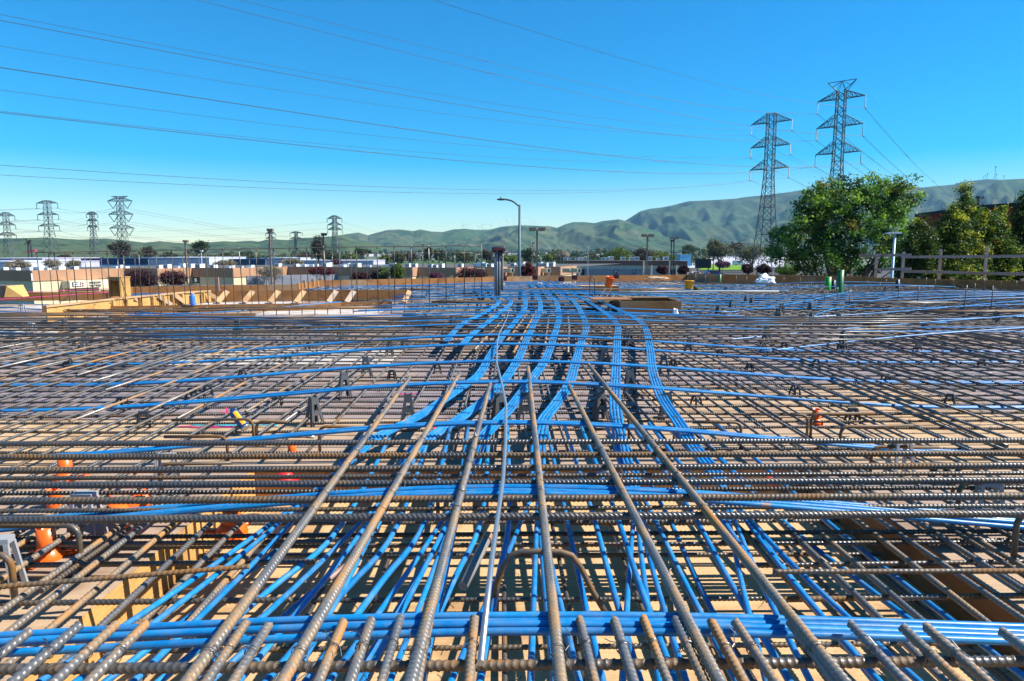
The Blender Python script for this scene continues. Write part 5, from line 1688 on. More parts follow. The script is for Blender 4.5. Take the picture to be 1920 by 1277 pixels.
MW = wall_mat('warehouse_white', (.50, .54, .62)); MBL = wall_mat('warehouse_blue', (.02, .05, .11)); MLB = wall_mat('warehouse_pale_blue', (.12, .33, .52)); MLI = wall_mat('warehouse_lilac', (.42, .42, .52))
warehouse(-80, 16, 492, 190, 30, MW, 'white low warehouse at the left edge behind the brown building')
warehouse(-60, 79, 485.5, 260, 40, MLI, 'long pale grey warehouse below the palm tree')
warehouse(70, 152, 491, 220, 30, MLI, 'pale lilac warehouse behind the roof vents')
warehouse(152, 278, 486, 230, 40, MBL, 'long dark blue warehouse with a pale blue lower band', stripe=(.60, .18, MLB))
warehouse(270, 392, 484, 280, 40, MW, 'white warehouse right of the dark blue one')
warehouse(350, 500, 487, 300, 40, MBL, 'second dark blue warehouse beyond the roof vents')
warehouse(500, 562, 484.5, 320, 40, MW, 'white warehouse behind the square lamp pole')
warehouse(560, 700, 489.5, 300, 30, MLI, 'grey roofed building beyond the blossoming trees')
warehouse(1275, 1296, 478, 420, 20, MLB, 'small pale blue shed near the far road')
# red building behind the hedge trees
a, c = Yp(1840, 392, 66), Yp(1990, 380, 58)
rb = empty('red_building', (a.x, 66, GZ), 0, 'red building top showing above the yellow green hedge trees', 'building')
b = MB(); b.prism([(0, 0), (c.x - a.x, -7), (c.x - a.x + 2, 8), (2, 14)], 0, a.z - GZ); b.build('wall', wall_mat('red_wall', (.26, .012, .012)), rb)
b = MB(); b.prism([(-.3, -.3), (c.x - a.x + .3, -7.3), (c.x - a.x + 2, 8), (2, 14)], a.z - GZ, a.z - GZ + .35); b.build('roof', wall_mat('dark_roof', (.03, .03, .035)), rb)
# dark billboard back by the far tree
p = Yp(1318, 505, 300); t = Yp(1318, 485.5, 300)
root = empty('billboard', (p.x, 300, GZ), 0, 'dark ribbed board on posts left of the spreading tree', 'board')
b = MB(); b.box((0, 0, t.z - GZ - 2.0), (7.0, .3, 4.0)); b.build('panel', mat('board_black', (.015, .018, .022), .6), root)
for s in (-2.4, 2.4):
    b = MB(); b.box((s, .3, (t.z - GZ - 4) / 2 + .3), (.4, .3, t.z - GZ - 3)); b.build('post', M_STEEL, root)
# low retaining wall left of the middle bushes
a, c = Zp(462, 517.5, -2.55), Zp(655, 513, -2.55)
b = MB(); b.beam(Vector((a.x, a.y, (a.z + GZ) / 2)), Vector((c.x, c.y, (a.z + GZ) / 2)), .4, a.z - GZ); b.build('concrete_wall', wall_mat('grey_wall', (.20, .21, .25)), label='grey concrete wall in front of the middle of the brown building', cat='wall')

# ---- roof units
def unit_box():
    b = MB(); b.box((0, 0, .55), (1.5, 1.5, 1.0)); b.box((0, 0, 1.09), (1.6, 1.6, .08)); 
    return b.mesh('roof_unit', [M_WHITE])
def unit_grille():
    b = MB()
    for k in range(5): b.box((0, -.765, .25 + k * .15), (1.2, .03, .08))
    b.lathe([(.5, 1.13), (.5, 1.2), (.42, 1.2)], 16); return b.mesh('grille', [M_DARK])
def vent_mesh():
    b = MB(); pts = [(math.cos(t) * 1.0, math.sin(t) * 1.25) for t in [i / 10 * math.pi / 2 for i in range(11)]]
    b.prism([(-.9, 0)] + [(x - .2, z) for x, z in pts] + [(-.9, 1.25)], -.7, .7)
    return b.mesh('roof_vent', [M_WHITE])
UB, UG, VM = unit_box(), unit_grille(), vent_mesh()
def roof_z(px): return ZP - .25
units = [(10, 0), (33, 0), (53, 1), (69, 1), (79, 1), (94, 1), (113, 0), (121, 1), (141, 0), (215, 1), (228, 0), (240, 1), (300, 0), (316, 0), (332, 1), (345, 0), (360, 0), (376, 0), (402, 0), (428, 1), (437, 1), (452, 1), (464, 1), (472, 0), (523, 0), (556, 0), (563, 1), (573, 1), (583, 1), (592, 1), (612, 0),
         (617, 0), (645, 1), (652, 0), (661, 0), (670, 0), (690, 1), (713, 1), (729, 1), (737, 0), (766, 0), (778, 0), (808, 0), (817, 0), (827, 0), (864, 0), (893, 1), (902, 0), (909, 0), (919, 0), (962, 0), (978, 0), (1011, 0), (1016, 0), (1022, 0), (1034, 0)]
for k, (px, kind) in enumerate(units):
    # stand behind the front wall at that column
    best = None
    for i in range(len(path) - 1):
        a, c = path[i], path[i + 1]
        pxs = []
        q = hit(a, (c - a).normalized(), px)
        s = (q - a).dot((c - a).normalized())
        if -.01 <= s <= (c - a).length + .01:
            best = q if best is None or q.y > best.y else best
    if best is None: continue
    d = (best - CAM); d.z = 0; d = d.normalized()
    q = best + d * random.uniform(3, 16)
    sc_ = random.uniform(.6, .95) * q.y / 150
    o = bpy.data.objects.new('roof_vent' if kind else 'roof_unit', VM if kind else UB); COL.objects.link(o)
    o.location = (q.x, q.y, ZP - .25); o.rotation_euler = (0, 0, -R(21.5) + (math.pi if random.random() < .3 else 0)); o.scale = (sc_,) * 3
    tag(o, 'white curved vent hood standing on the flat roof' if kind else 'white boxy air unit standing on the flat roof', 'roof vent' if kind else 'air conditioner', 'curved vent hoods on the roof' if kind else 'air units on the roof')
    if not kind:
        g_ = bpy.data.objects.new('grille', UG); COL.objects.link(g_); g_.parent = o
for px in (1062, 1070, 1084, 1091, 1098, 1135, 1143, 1150, 1172, 1190, 1200, 1222, 1240, 1255):
    q = hit(P0, dirv, px) + Vector((0, 4 + random.random() * 3, 0)); sc_ = random.uniform(.6, 1.0) * 1.2
    o = bpy.data.objects.new('roof_unit', UB); COL.objects.link(o); o.location = (q.x, q.y, zt + .2); o.scale = (sc_, sc_, sc_)
    tag(o, 'white air unit on the roof of the long grey building', 'air conditioner', 'air units on the grey building'); g_ = bpy.data.objects.new('grille', UG); COL.objects.link(g_); g_.parent = o
b2z = zt
# roof carrying them
b = MB(); a_, c_ = P0 + Vector((0, 8, 0)), P1 + Vector((0, 8, 0)); b.add([(P0.x, P0.y + 1, zt + .18), (P1.x, P1.y + 1, zt + .18), (c_.x, c_.y + 6, zt + .18), (a_.x, a_.y + 6, zt + .18)], [(0, 1, 2, 3)]); part(b, 'roof', M_ROOF, B2, inv2)

# ---- lamps
M_LAMP = mat('lamp_pole', (.05, .09, .115), .5, .3); M_POLE = mat('brown_pole', (.20, .15, .12), .6); M_DPOLE = mat('dark_pole', (.03, .035, .04), .5)
d = 48.0
p = Yp(974, 515, d); zt_ = Yp(972, 384, d).z
root = empty('street_lamp', (p.x, d, GZ), 0, 'tall grey street lamp with a curved arm', 'street lamp')
b = MB(); b.tube([(0, 0, 0), (0, 0, (zt_ - GZ))], [.12, .08], 12); b.lathe([(.22, 0), (.22, .3), (.14, .4)], 12); b.build('pole', M_LAMP, root, True)
hx = [(972, 386), (969, 383), (962, 378), (954, 375), (944, 373.5)]
P = [Yp(x, y, d) - Vector((p.x, d, GZ)) for x, y in hx]
b = MB(); b.tube(smooth_pts(P, 4), .06, 8); b.build('arm', M_LAMP, root, True)
b = MB(); c = Yp(939.5, 374, d) - Vector((p.x, d, GZ)); b.lathe([(.02, -.30), (.10, -.22), (.14, 0), (.11, .25), (.05, .34)], 12, tuple(c), Matrix.Rotation(R(90), 4, 'Y') @ Matrix.Diagonal((.55, 1, 1, 1))); b.box((c.x - .02, c.y, c.z + .12), (.07, .07, .12)); b.build('lamp_head', M_DPOLE, root, True)
def boxlamp(px, ytop, ybase, d, m, label, two=False, hw_=.55, s=1):
    p = Yp(px, ytop, d)
    root = empty('parking_lamp', (p.x, d, GZ), 0, label, 'parking lamp')
    b = MB(); b.box((0, 0, (p.z - GZ) / 2), (.16, .16, p.z - GZ)); b.box((0, 0, .3), (.5, .5, .6)); b.build('pole', m, root)
    for sx in ((-1, 1) if two else (1,)):
        b = MB(); b.box((sx * .42 * s if two else .1, 0, p.z - GZ + .05), (.62 * s, .5, .26)); b.box((sx * .42 * s if two else .1, 0, p.z - GZ - .10), (.5 * s, .4, .05)); b.build('lamp_head', m if not two else M_POLE, root)
boxlamp(505, 432, 500, 75, M_POLE, 'brown square lamp pole in front of the white warehouse', False)
boxlamp(347, 453, 500, 90, M_POLE, 'brown pole with a small boxy lamp left of the round dark tree')
boxlamp(1007, 430.5, 515, 62, M_POLE, 'brown pole with two boxy lamp heads right of the street lamp', True)
boxlamp(1214, 442, 515, 82, M_POLE, 'brown pole with two lamp heads before the long grey building', True)
boxlamp(606, 440, 500, 80, M_DPOLE, 'dark pole with one lamp head by the tall pine')
boxlamp(1259, 452, 505, 110, M_DPOLE, 'first of a close pair of dark lamp poles over the grey building')
boxlamp(1264, 447, 505, 112, M_DPOLE, 'second of a close pair of dark lamp poles, the taller one', True)
boxlamp(999, 456, 495, 160, M_POLE, 'thin pale pole between the street lamp and the brown lamp pole')
boxlamp(649, 474, 495, 170, M_POLE, 'short pale pole in front of the yellow green trees')
boxlamp(793, 459, 495, 150, M_POLE, 'thin brown pole behind the rebar curtain')
boxlamp(766, 472, 495, 150, M_POLE, 'short brown pole behind the rebar curtain, left of the thin one')
boxlamp(1052, 470, 490, 200, M_POLE, 'thin pole before the bare pale tree')
boxlamp(1103, 463, 490, 220, M_WHITE, 'white pole before the green foothills')
boxlamp(377, 471, 495, 160, M_WHITE, 'small white pole below the round dark tree')
p = Yp(1678, 438, 30)
root = empty('parking_lamp', (p.x, 30, GZ), 0, 'pale blue grey lamp pole with flat head beside the wooden guard rail', 'parking lamp')
M_PB = mat('pale_pole', (.25, .42, .55), .4)
b = MB(); b.tube([(0, 0, 0), (0, 0, p.z - GZ)], .058, 12); b.build('pole', M_PB, root, True)
b = MB(); b.box((0, 0, p.z - GZ + .03), (.42, .35, .07)); b.box((-.3, 0, p.z - GZ + .01), (.2, .2, .05)); b.build('lamp_head', mat('pale_head', (.6, .66, .72), .4), root)
# utility pole behind hedge
p = Yp(1835, 368, 120)
root = empty('utility_pole', (p.x, 120, GZ), 0, 'dark utility pole with crossarms behind the hedge trees', 'utility pole')
b = MB(); b.tube([(0, 0, 0), (0, 0, p.z - GZ)], .25, 8); b.build('pole', M_DPOLE, root)
for dz in (0, 1.2):
    b = MB(); b.box((.2, 0, p.z - GZ - .3 - dz), (1.6, .15, .2))
    for s in (-.4, 0.2, .8): b.lathe([(.08, 0), (.08, .3)], 6, (s, 0, p.z - GZ - .2 - dz))
    b.build('crossarm', M_DPOLE, root)
# palm
p = Yp(50, 452, 330)
root = empty('palm_tree', (p.x, 330, GZ), 0, 'pair of thin palm trunks with small crowns on the left', 'palm tree')
b = MB(); b.tube([(0, 0, 0), (.6, 0, p.z - GZ)], [.5, .3], 7); b.tube([(1.5, 1, 0), (.9, 1, p.z - GZ + .5)], [.5, .3], 7); b.build('trunk', M_DPOLE, root)
b = MB()
for k in range(34):
    a_ = random.random() * 6.28; e = random.uniform(-.9, .9); l = random.uniform(1.6, 2.6); o_ = Vector((.6 + (k % 2) * .4, 0, p.z - GZ))
    t = o_ + Vector((math.cos(a_) * l * math.cos(e), math.sin(a_) * l * math.cos(e), math.sin(e) * l)); b.beam(o_, t, .35, .05)
b.build('crown', mat('palm_leaf', (.04, .055, .02), .7), root)
# radio masts and wind turbines on the ridges
p = Yp(1865, 336, 5560); t = Yp(1865, 313, 5560)
b = MB(); h = t.z - p.z + 30; b.bar((0, 0, -30), (0, 0, h - 30), 2.2, 4); b.box((0, 0, h - 30), (8, 8, 12)); b.bar((-12, 0, -30), (-12, 0, h * .4 - 30), 1.5, 4)
o = b.build('radio_mast', M_STEELF, label='tall thin radio mast on the top of the right hill', cat='radio mast'); o.location = (p.x, p.y, p.z)
for k, (x, y, h) in enumerate([(1847, 335, 8), (1851, 335, 12), (1868, 335, 10), (1882, 335, 7), (1843, 336, 6)]):
    p = Yp(x, y + 1, 5560); hh_ = h / FPX * 5560
    b = MB(); b.bar((0, 0, -25), (0, 0, hh_), 1.5, 4); b.box((0, 0, hh_ * .8), (6, 2, 10)); o = b.build('radio_mast', M_STEELF, label='small mast beside the tall radio mast on the hill', cat='radio mast', group='small masts on the hilltop'); o.location = p
for k, (x, y) in enumerate([(868, 431), (874, 431), (880, 431), (898, 431.5), (904, 431.5), (910, 431), (921, 431), (938, 427), (951, 425), (964, 424), (978, 424), (986, 424), (994, 424), (1001, 424)]):
    p = Yp(x, y, 4190); h = 9 / FPX * 4190
    root = empty('wind_turbine', tuple(p), random.random(), 'tiny wind turbine standing on the middle ridge', 'wind turbine', 'wind turbines on the ridge')
    b = MB(); b.bar((0, 0, -15), (0, 0, h), 1.1, 4); b.build('tower', M_WHITE, root)
    b = MB(); t0 = random.random() * 2
    for q in range(3): b.bar((0, -2, h), (math.cos(t0 + q * 2.094) * h * .45, -2, h + math.sin(t0 + q * 2.094) * h * .45), .9, 3)
    b.build('rotor', M_WHITE, root)
# cars on the far road
def car(px, py, d, col, label, rz=0, s=1.0, van=False):
    p = Yp(px, py, d)
    root = empty('parked_car' if not van else 'delivery_van', (p.x, d, GZ), rz, label, 'van' if van else 'car'); root.scale = (s,) * 3
    m = mat('car_paint', col, .3)
    b = MB()
    if van: prof = [(-2.6, .4), (2.6, .4), (2.6, 1.2), (2.0, 1.4), (1.5, 2.3), (-2.6, 2.4)]
    else: prof = [(-2.2, .35), (2.2, .35), (2.25, .75), (1.4, .95), (.7, 1.4), (-1.0, 1.42), (-1.7, .98), (-2.2, .9)]
    n_ = len(prof)
    v = [(x, -.85, z) for x, z in prof] + [(x, .85, z) for x, z in prof]
    b.add(v, [tuple(range(n_)), tuple(range(2 * n_ - 1, n_ - 1, -1))] + [(i, n_ + i, n_ + (i + 1) % n_, (i + 1) % n_) for i in range(n_)]); b.build('body', m, root)
    b = MB(); b.prism([(-.9, -.87), (.8, -.87), (.8, .87), (-.9, .87)], 1.0 if not van else 1.5, 1.36 if not van else 2.1); b.build('window', M_GLASS, root)
    for x in (-1.4, 1.4):
        for y in (-.85, .85):
            b = MB(); b.lathe([(.34, -.1), (.34, .1)], 12, (x, y, .34), Matrix.Rotation(R(90), 4, 'X')); b.build('wheel', M_BLACKPL, root)
car(1385, 494, 430, (.30, .42, .55), 'pale blue van on the far light road', 0, 1.4, True)
car(1348, 490, 460, (.6, .6, .62), 'white car on the far road left of the van', .4, 1.3)
car(1302, 477, 900, (.2, .35, .6), 'blue truck far up the road', 0, 2.2, True)
car(1337, 512, 230, (.02, .05, .22), 'dark blue car showing just above the far form edge', 0, 1.6)
car(1303, 509, 235, (.55, .58, .6), 'silver car by the end of the grey building', .3, 1.3)
car(1450, 497, 300, (.05, .12, .3), 'blue car behind the foot of the shorter pylon', .3, 1.3)
car(1468, 495, 310, (.5, .5, .52), 'silver car half hidden by the big tree', .2, 1.3)
car(1107, 512, 110, (.05, .25, .5), 'bright blue van parked in front of the grey building', .1, 1.0, True)
# ================================================================ TREES AND SHRUBS
def leaf_mat(name, rough=.55, trans=.35):
    m = mat(name, (.06, .10, .02), rough, spec=.35)
    at = N(m, 'ShaderNodeAttribute', attribute_name='leaf_colour')
    L(m, at.outputs['Color'], BS(m).inputs['Base Color'])
    tr = N(m, 'ShaderNodeBsdfTranslucent')
    g_ = N(m, 'ShaderNodeMix', data_type='RGBA', blend_type='MULTIPLY'); g_.inputs[0].default_value = 1
    L(m, at.outputs['Color'], g_.inputs[6]); g_.inputs[7].default_value = (1.3, 1.5, .6, 1)
    L(m, g_.outputs[2], tr.inputs['Color'])
    ms = N(m, 'ShaderNodeMixShader'); ms.inputs[0].default_value = trans
    L(m, BS(m).outputs[0], ms.inputs[1]); L(m, tr.outputs[0], ms.inputs[2])
    L(m, ms.outputs[0], m.node_tree.nodes['Material Output'].inputs['Surface'])
    return m
M_LEAF = leaf_mat('leaf')
M_BARK = mat('bark', (.09, .07, .055), .9)
def crown_mesh(blobs, n_clump, n_leaf, clump_r, leaf, cols, seed, shell=.55, name='crown'):
    """blobs: (centre, (rx, ry, rz)). Leaf clumps are spread through the blobs, more near their surface"""
    rg = np.random.default_rng(seed)
    vol = np.array([b[1][0] * b[1][1] * b[1][2] for b in blobs]) ** .75
    pick = rg.choice(len(blobs), n_clump, p=vol / vol.sum())
    d = rg.normal(size=(n_clump, 3)); d /= np.linalg.norm(d, axis=1)[:, None]
    rad = rg.uniform(shell, 1.0, n_clump) ** .7
    C = np.array([blobs[i][0] for i in pick]) + d * rad[:, None] * np.array([blobs[i][1] for i in pick])
    cr = clump_r * rg.uniform(.6, 1.35, n_clump)
    ci = rg.choice(len(cols), n_clump, p=np.array([c[1] for c in cols]) / sum(c[1] for c in cols))
    cc = np.array([c[0] for c in cols])[ci] * rg.uniform(.75, 1.25, n_clump)[:, None]
    M = n_clump * n_leaf
    P = np.repeat(C, n_leaf, 0) + rg.normal(size=(M, 3)) * (np.repeat(cr, n_leaf)[:, None] * np.array([.55, .55, .42]))
    out = P - np.repeat(C, n_leaf, 0)
    nrm = out * .6 + rg.normal(size=(M, 3)) * .5 + np.array([0, 0, .45]); nrm /= np.linalg.norm(nrm, axis=1)[:, None]
    tx = np.cross(nrm, rg.normal(size=(M, 3))); tx /= np.linalg.norm(tx, axis=1)[:, None]
    ty = np.cross(nrm, tx)
    sz = leaf * rg.uniform(.6, 1.3, M)[:, None]
    q = np.stack([P - tx * sz * .55, P + ty * sz * -.32 + nrm * sz * .06, P + tx * sz * .55, P + ty * sz * .32 + nrm * sz * .06], 1).reshape(-1, 3)
    me = bpy.data.meshes.new(name)
    me.vertices.add(M * 4); me.vertices.foreach_set('co', q.ravel())
    me.loops.add(M * 4); me.polygons.add(M)
    me.polygons.foreach_set('loop_start', np.arange(M, dtype=np.int32) * 4)
    me.loops.foreach_set('vertex_index', np.arange(M * 4, dtype=np.int32))
    me.update(calc_edges=True)
    a = me.attributes.new('leaf_colour', 'FLOAT_COLOR', 'POINT')
    col = np.repeat(np.repeat(cc, n_leaf, 0) * rg.uniform(.8, 1.2, M)[:, None], 4, 0)
    a.data.foreach_set('color', np.concatenate([col, np.ones((M * 4, 1))], 1).ravel())
    me.materials.append(M_LEAF)
    return me, C
def tree(name, base, blobs, label, cat, n_clump, n_leaf, clump_r, leaf, cols, seed, trunk_r=.2, group=None, limbs=10, fork=.35, shell=.55):
    root = empty(name, base, 0, label, cat, group)
    me, C = crown_mesh(blobs, n_clump, n_leaf, clump_r, leaf, cols, seed, shell)
    o = bpy.data.objects.new('crown', me); COL.objects.link(o); o.parent = root
    zc = sum(b[0][2] for b in blobs) / len(blobs)
    xc = sum(b[0][0] for b in blobs) / len(blobs)
    b = MB(); fz = zc * fork
    b.tube([(0, 0, -.2), (0, 0, fz * .5), (xc * .2, 0, fz)], [trunk_r * 1.3, trunk_r, trunk_r * .85], 8)
    rs = random.Random(seed)
    for k in range(limbs):
        t = Vector(C[rs.randrange(len(C))])
        s = Vector((xc * .2, 0, fz * rs.uniform(.75, 1.0)))
        mid = s.lerp(t, .5) + Vector((rs.uniform(-.1, .1), rs.uniform(-.1, .1), .06)) * (t - s).length
        b.tube([s, s.lerp(mid, .6), mid, t], [trunk_r * .55, trunk_r * .42, trunk_r * .3, trunk_r * .08], 6)
    b.build('trunk', M_BARK, root, True)
    return root
def bl(px, py, rxp, ryp, d, base, ry=None, dy=0):
    """blob seen at a photo point, d metres away, with radii measured in photo pixels"""
    c = Yp(px, py, d + dy); k = d / FPX
    return ((c.x - base[0], c.y - base[1], c.z - base[2]), (rxp * k, (ry if ry else rxp) * k, ryp * k))
# ---- the big tree
d = 58.0
base = (Yp(1580, 500, d).x, d, GZ)
BT = [bl(1500, 450, 52, 52, d, base), bl(1545, 440, 60, 62, d, base, dy=1), bl(1590, 430, 62, 70, d, base, dy=-1), bl(1630, 400, 60, 60, d, base), bl(1535, 380, 38, 38, d, base), bl(1570, 368, 45, 40, d, base, dy=1), bl(1660, 362, 46, 34, d, base, dy=-1),
      bl(1640, 372, 42, 42, d, base), bl(1700, 370, 32, 28, d, base), bl(1715, 400, 26, 16, d, base), bl(1670, 430, 48, 44, d, base), bl(1470, 470, 34, 34, d, base), bl(1545, 486, 62, 34, d, base, dy=-1), bl(1625, 485, 52, 34, d, base), bl(1690, 455, 36, 30, d, base, dy=1), bl(1512, 395, 18, 26, d, base), bl(1550, 352, 18, 18, d, base), bl(1600, 350, 26, 20, d, base), bl(1645, 344, 20, 16, d, base), bl(1690, 345, 26, 14, d, base), bl(1500, 385, 14, 14, d, base), bl(1460, 440, 20, 14, d, base), bl(1688, 492, 30, 24, d, base)]
GR = [((.07, .155, .022), 5), ((.125, .24, .035), 5), ((.21, .32, .045), 3), ((.22, .16, .04), 1.1), ((.02, .055, .016), 5)]
tree('broadleaf_tree', base, BT, 'big dense green tree at the edge of the deck in front of the pylons', 'tree', 640, 60, .50, .22, GR, 11, .3, limbs=30, fork=.22, shell=.45)
# ---- hedge trees with yellow new growth
YG = [((.032, .068, .014), 6), ((.065, .115, .018), 6), ((.36, .34, .03), 2.0), ((.28, .30, .03), 2.8), ((.16, .11, .025), .7)]
DK = [((.028, .06, .014), 7), ((.04, .07, .014), 5), ((.28, .28, .025), 1.6), ((.08, .11, .018), 2)]
d = 36.0
H = [(1718, [(1718, 470, 26, 38), (1722, 435, 15, 24), (1712, 495, 34, 22), (1735, 455, 18, 26)], DK, 'leafy hedge tree just right of the lamp pole behind the guard rail'),
     (1785, [(1785, 450, 24, 48), (1783, 408, 12, 26), (1772, 480, 34, 36), (1800, 425, 13, 26), (1795, 480, 28, 34), (1760, 430, 9, 20)], YG, 'hedge tree with two thin tips and yellow new leaves'),
     (1810, [(1810, 425, 22, 50), (1809, 365, 9, 24), (1812, 395, 15, 26), (1826, 470, 26, 44), (1835, 420, 15, 30), (1800, 470, 26, 40)], YG, 'hedge tree with the tallest thin pointed tip'),
     (1858, [(1858, 450, 24, 52), (1870, 420, 18, 26), (1845, 480, 26, 36), (1880, 470, 26, 48), (1877, 398, 8, 16), (1850, 410, 12, 16)], YG, 'broad hedge tree full of yellow new leaves in front of the red building'),
     (1915, [(1915, 440, 26, 56), (1918, 395, 14, 34), (1905, 485, 28, 36), (1935, 430, 22, 70)], DK, 'dark hedge tree cut by the right edge of the view')]
for k, (px, bb, cols, lab_) in enumerate(H):
    base = (Yp(px, 480, d + k * .6).x, d + k * .6, GZ)
    tree('hedge_tree', base, [bl(x, y, rx, ry, d + k * .6, base, dy=(i % 3 - 1) * .3) for i, (x, y, rx, ry) in enumerate(bb + [(px, 512, 34, 24), (px + 18, 500, 30, 26)])], lab_, 'tree', 560, 60, .25, .105, cols, 40 + k, .12, limbs=9, fork=.3, shell=.3)
# ---- trees at middle distance and far
DG = [((.022, .042, .016), 5), ((.04, .06, .02), 3), ((.07, .085, .025), 1.5)]
OL = [((.06, .065, .025), 4), ((.09, .085, .03), 3), ((.035, .045, .018), 4)]
LG = [((.10, .15, .02), 4), ((.06, .10, .02), 4), ((.16, .18, .03), 2)]
BRN = [((.05, .045, .035), 4), ((.08, .065, .045), 3), ((.035, .035, .03), 3)]
PALE = [((.22, .19, .16), 4), ((.16, .14, .11), 3), ((.30, .24, .22), 2)]
def ft_(px, top, hw_, bot, d, cols, label, seed, name='broadleaf_tree', parts=3, cat='tree', n=90, group=None):
    base = (Yp(px, 480, d).x, d, GZ)
    rs = random.Random(seed); h = bot - top; bb = []
    for k in range(parts):
        t = (k + .5) / parts
        bb.append(bl(px + rs.uniform(-.45, .45) * hw_, top + h * (.32 + .36 * t) , hw_ * rs.uniform(.55, .8), h * rs.uniform(.28, .40), d, base))
    bb.append(bl(px, top + h * .55, hw_ * .95, h * .42, d, base))
    k = d / FPX
    return tree(name, base, bb, label, cat, n, 26, min(hw_, h) * k * .28, max(.28, k * 2.4), cols, seed, max(.15, hw_ * k * .06), group, limbs=6, fork=.5, shell=.3)
ft_(1338, 446, 14, 478, 300, OL, 'upper part of the twin crowned olive tree by the dark board', 60, n=120)
ft_(1350, 456, 28, 484, 296, OL, 'spreading olive tree over the bright lawn', 61, n=170)
ft_(1380, 453, 13, 472, 480, BRN, 'round dark tree beyond the spreading olive tree', 62)
ft_(1412, 458, 34, 492, 290, OL, 'olive bush tree behind the feet of the shorter pylon', 63, n=150)
ft_(1290, 458, 14, 476, 520, DG, 'dark trees up the far road', 64)
ft_(1160, 464, 28, 490, 260, LG, 'round bright green tree over the long grey building', 65, n=180)
ft_(1206, 464, 19, 490, 265, BRN, 'brownish dark tree right of the round bright green tree', 66, n=130)
ft_(1245, 472, 30, 490, 270, LG, 'low green clump behind the paired lamp poles', 67, n=130)
ft_(1053, 468, 13, 490, 330, PALE, 'bare pale tree left of the green foothills', 68)
ft_(1028, 476, 14, 488, 330, LG, 'low yellow green tree behind the brown lamp pole', 69)
ft_(990, 464, 14, 490, 340, DG, 'dark green trees right of the street lamp', 70)
ft_(955, 478, 16, 490, 330, LG, 'yellow green bush left of the street lamp', 71)
ft_(914, 466, 11, 490, 350, BRN, 'dark tree behind the conduit bundle', 72)
ft_(870, 470, 18, 490, 350, DG, 'dull green tree between the curtain bars left of the conduits', 73)
ft_(823, 464, 12, 490, 350, DG, 'tall dull green tree behind the curtain', 74)
ft_(803, 460, 8, 488, 360, DG, 'pointed dark tree behind the thin brown pole', 75, name='conifer_tree')
ft_(770, 470, 14, 490, 350, BRN, 'brown green tree behind the two short poles', 76)
ft_(745, 474, 17, 490, 345, OL, 'pale olive tree behind the curtain', 77)
ft_(722, 478, 10, 490, 345, LG, 'small bright tree behind the curtain', 78)
ft_(680, 466, 17, 478, 360, DG, 'flat topped dark pine behind the curtain', 79, name='pine_tree')
ft_(655, 474, 16, 492, 340, LG, 'yellow green tree right of the middle pylon', 80)
ft_(597, 439, 14, 492, 300, BRN, 'tall dark pine left of the middle pylon', 81, name='pine_tree', n=150, parts=4)
ft_(622, 470, 12, 492, 320, DG, 'dark bush at the foot of the middle pylon', 82)
ft_(573, 472, 17, 488, 340, BRN, 'brown tree left of the tall dark pine', 83)
ft_(378, 449, 13, 476, 320, DG, 'round dark tree standing above the white warehouse', 84, n=130)
ft_(223, 448, 19, 482, 300, BRN, 'dark ragged tree in front of the V string pylon', 85, name='conifer_tree', n=160, parts=4)
ft_(278, 461, 12, 482, 340, BRN, 'small ragged dark tree right of the V string pylon', 86)
ft_(430, 474, 16, 488, 380, DG, 'dark tree clump over the blue warehouse', 87)
ft_(460, 472, 18, 488, 380, DG, 'dark tree clump left of the square lamp pole', 88)
ft_(325, 474, 16, 486, 380, DG, 'dark clump over the white warehouse', 89)
ft_(122, 478, 14, 488, 300, BRN, 'dark bush at the foot of the left pylons', 90)
ft_(36, 487, 22, 505, 170, PALE, 'pale blossoming tree before the left warehouses', 91, n=110)
ft_(98, 486, 16, 502, 170, PALE, 'pale bare tree left of the roof vents', 92)
ft_(136, 488, 12, 503, 170, PALE, 'pale twiggy tree above the roof near the lilac warehouse', 93)
ft_(545, 484, 22, 496, 230, PALE, 'blossoming pale trees behind the square lamp pole', 94)
ft_(420, 488, 24, 500, 230, PALE, 'pale blossom trees above the roof vents', 95)
# bushes: dark purple
PU = [((.045, .010, .020), 5), ((.085, .016, .035), 3), ((.02, .008, .012), 4)]
PK = [((.16, .05, .12), 3), ((.09, .03, .07), 3)]
RD_ = [((.14, .02, .03), 3), ((.07, .012, .02), 4)]
def bush(px, top, hw_, bot, d, cols, label, seed, n=200, name='purple_bush'):
    base = (Yp(px, 480, d).x, d, GZ)
    b_ = [bl(px, (top + bot) / 2 + 1, hw_ * .9, (bot - top) / 2, d, base), bl(px - hw_ * .35, (top + bot) / 2 + 1, hw_ * .6, (bot - top) * .42, d, base), bl(px + hw_ * .35, (top + bot) / 2 + 2, hw_ * .6, (bot - top) * .40, d, base)]
    k = d / FPX
    return tree(name, base, b_, label, 'bush', n, 34, hw_ * k * .22, max(.09, k * 2.1), cols, seed, .08, limbs=8, fork=.55, shell=.45)
bush(264, 505, 30, 538, 78, PU, 'round dark purple bush left of its twin before the brown building', 100)
bush(326, 506, 27, 537, 80, PU, 'round dark purple bush right of its twin before the brown building', 101)
bush(676, 510, 19, 528, 92, PU, 'low purple bush behind the cleated form board', 102)
bush(717, 505, 23, 528, 92, PU, 'bigger purple bush right of the low one behind the cleated board', 103)
bush(818, 509, 14, 524, 96, PK, 'mauve bush in front of the dark openings', 104, 120)
bush(884, 502, 30, 526, 90, PU, 'wide purple bush left of the conduit bundle', 105)
bush(990, 493, 15, 519, 80, RD_, 'wine red small tree right of the street lamp', 106, 150, 'red_leaf_tree')
bush(602, 502, 26, 513, 105, RD_, 'red leaved shrubs above the grey concrete wall', 107, 130)
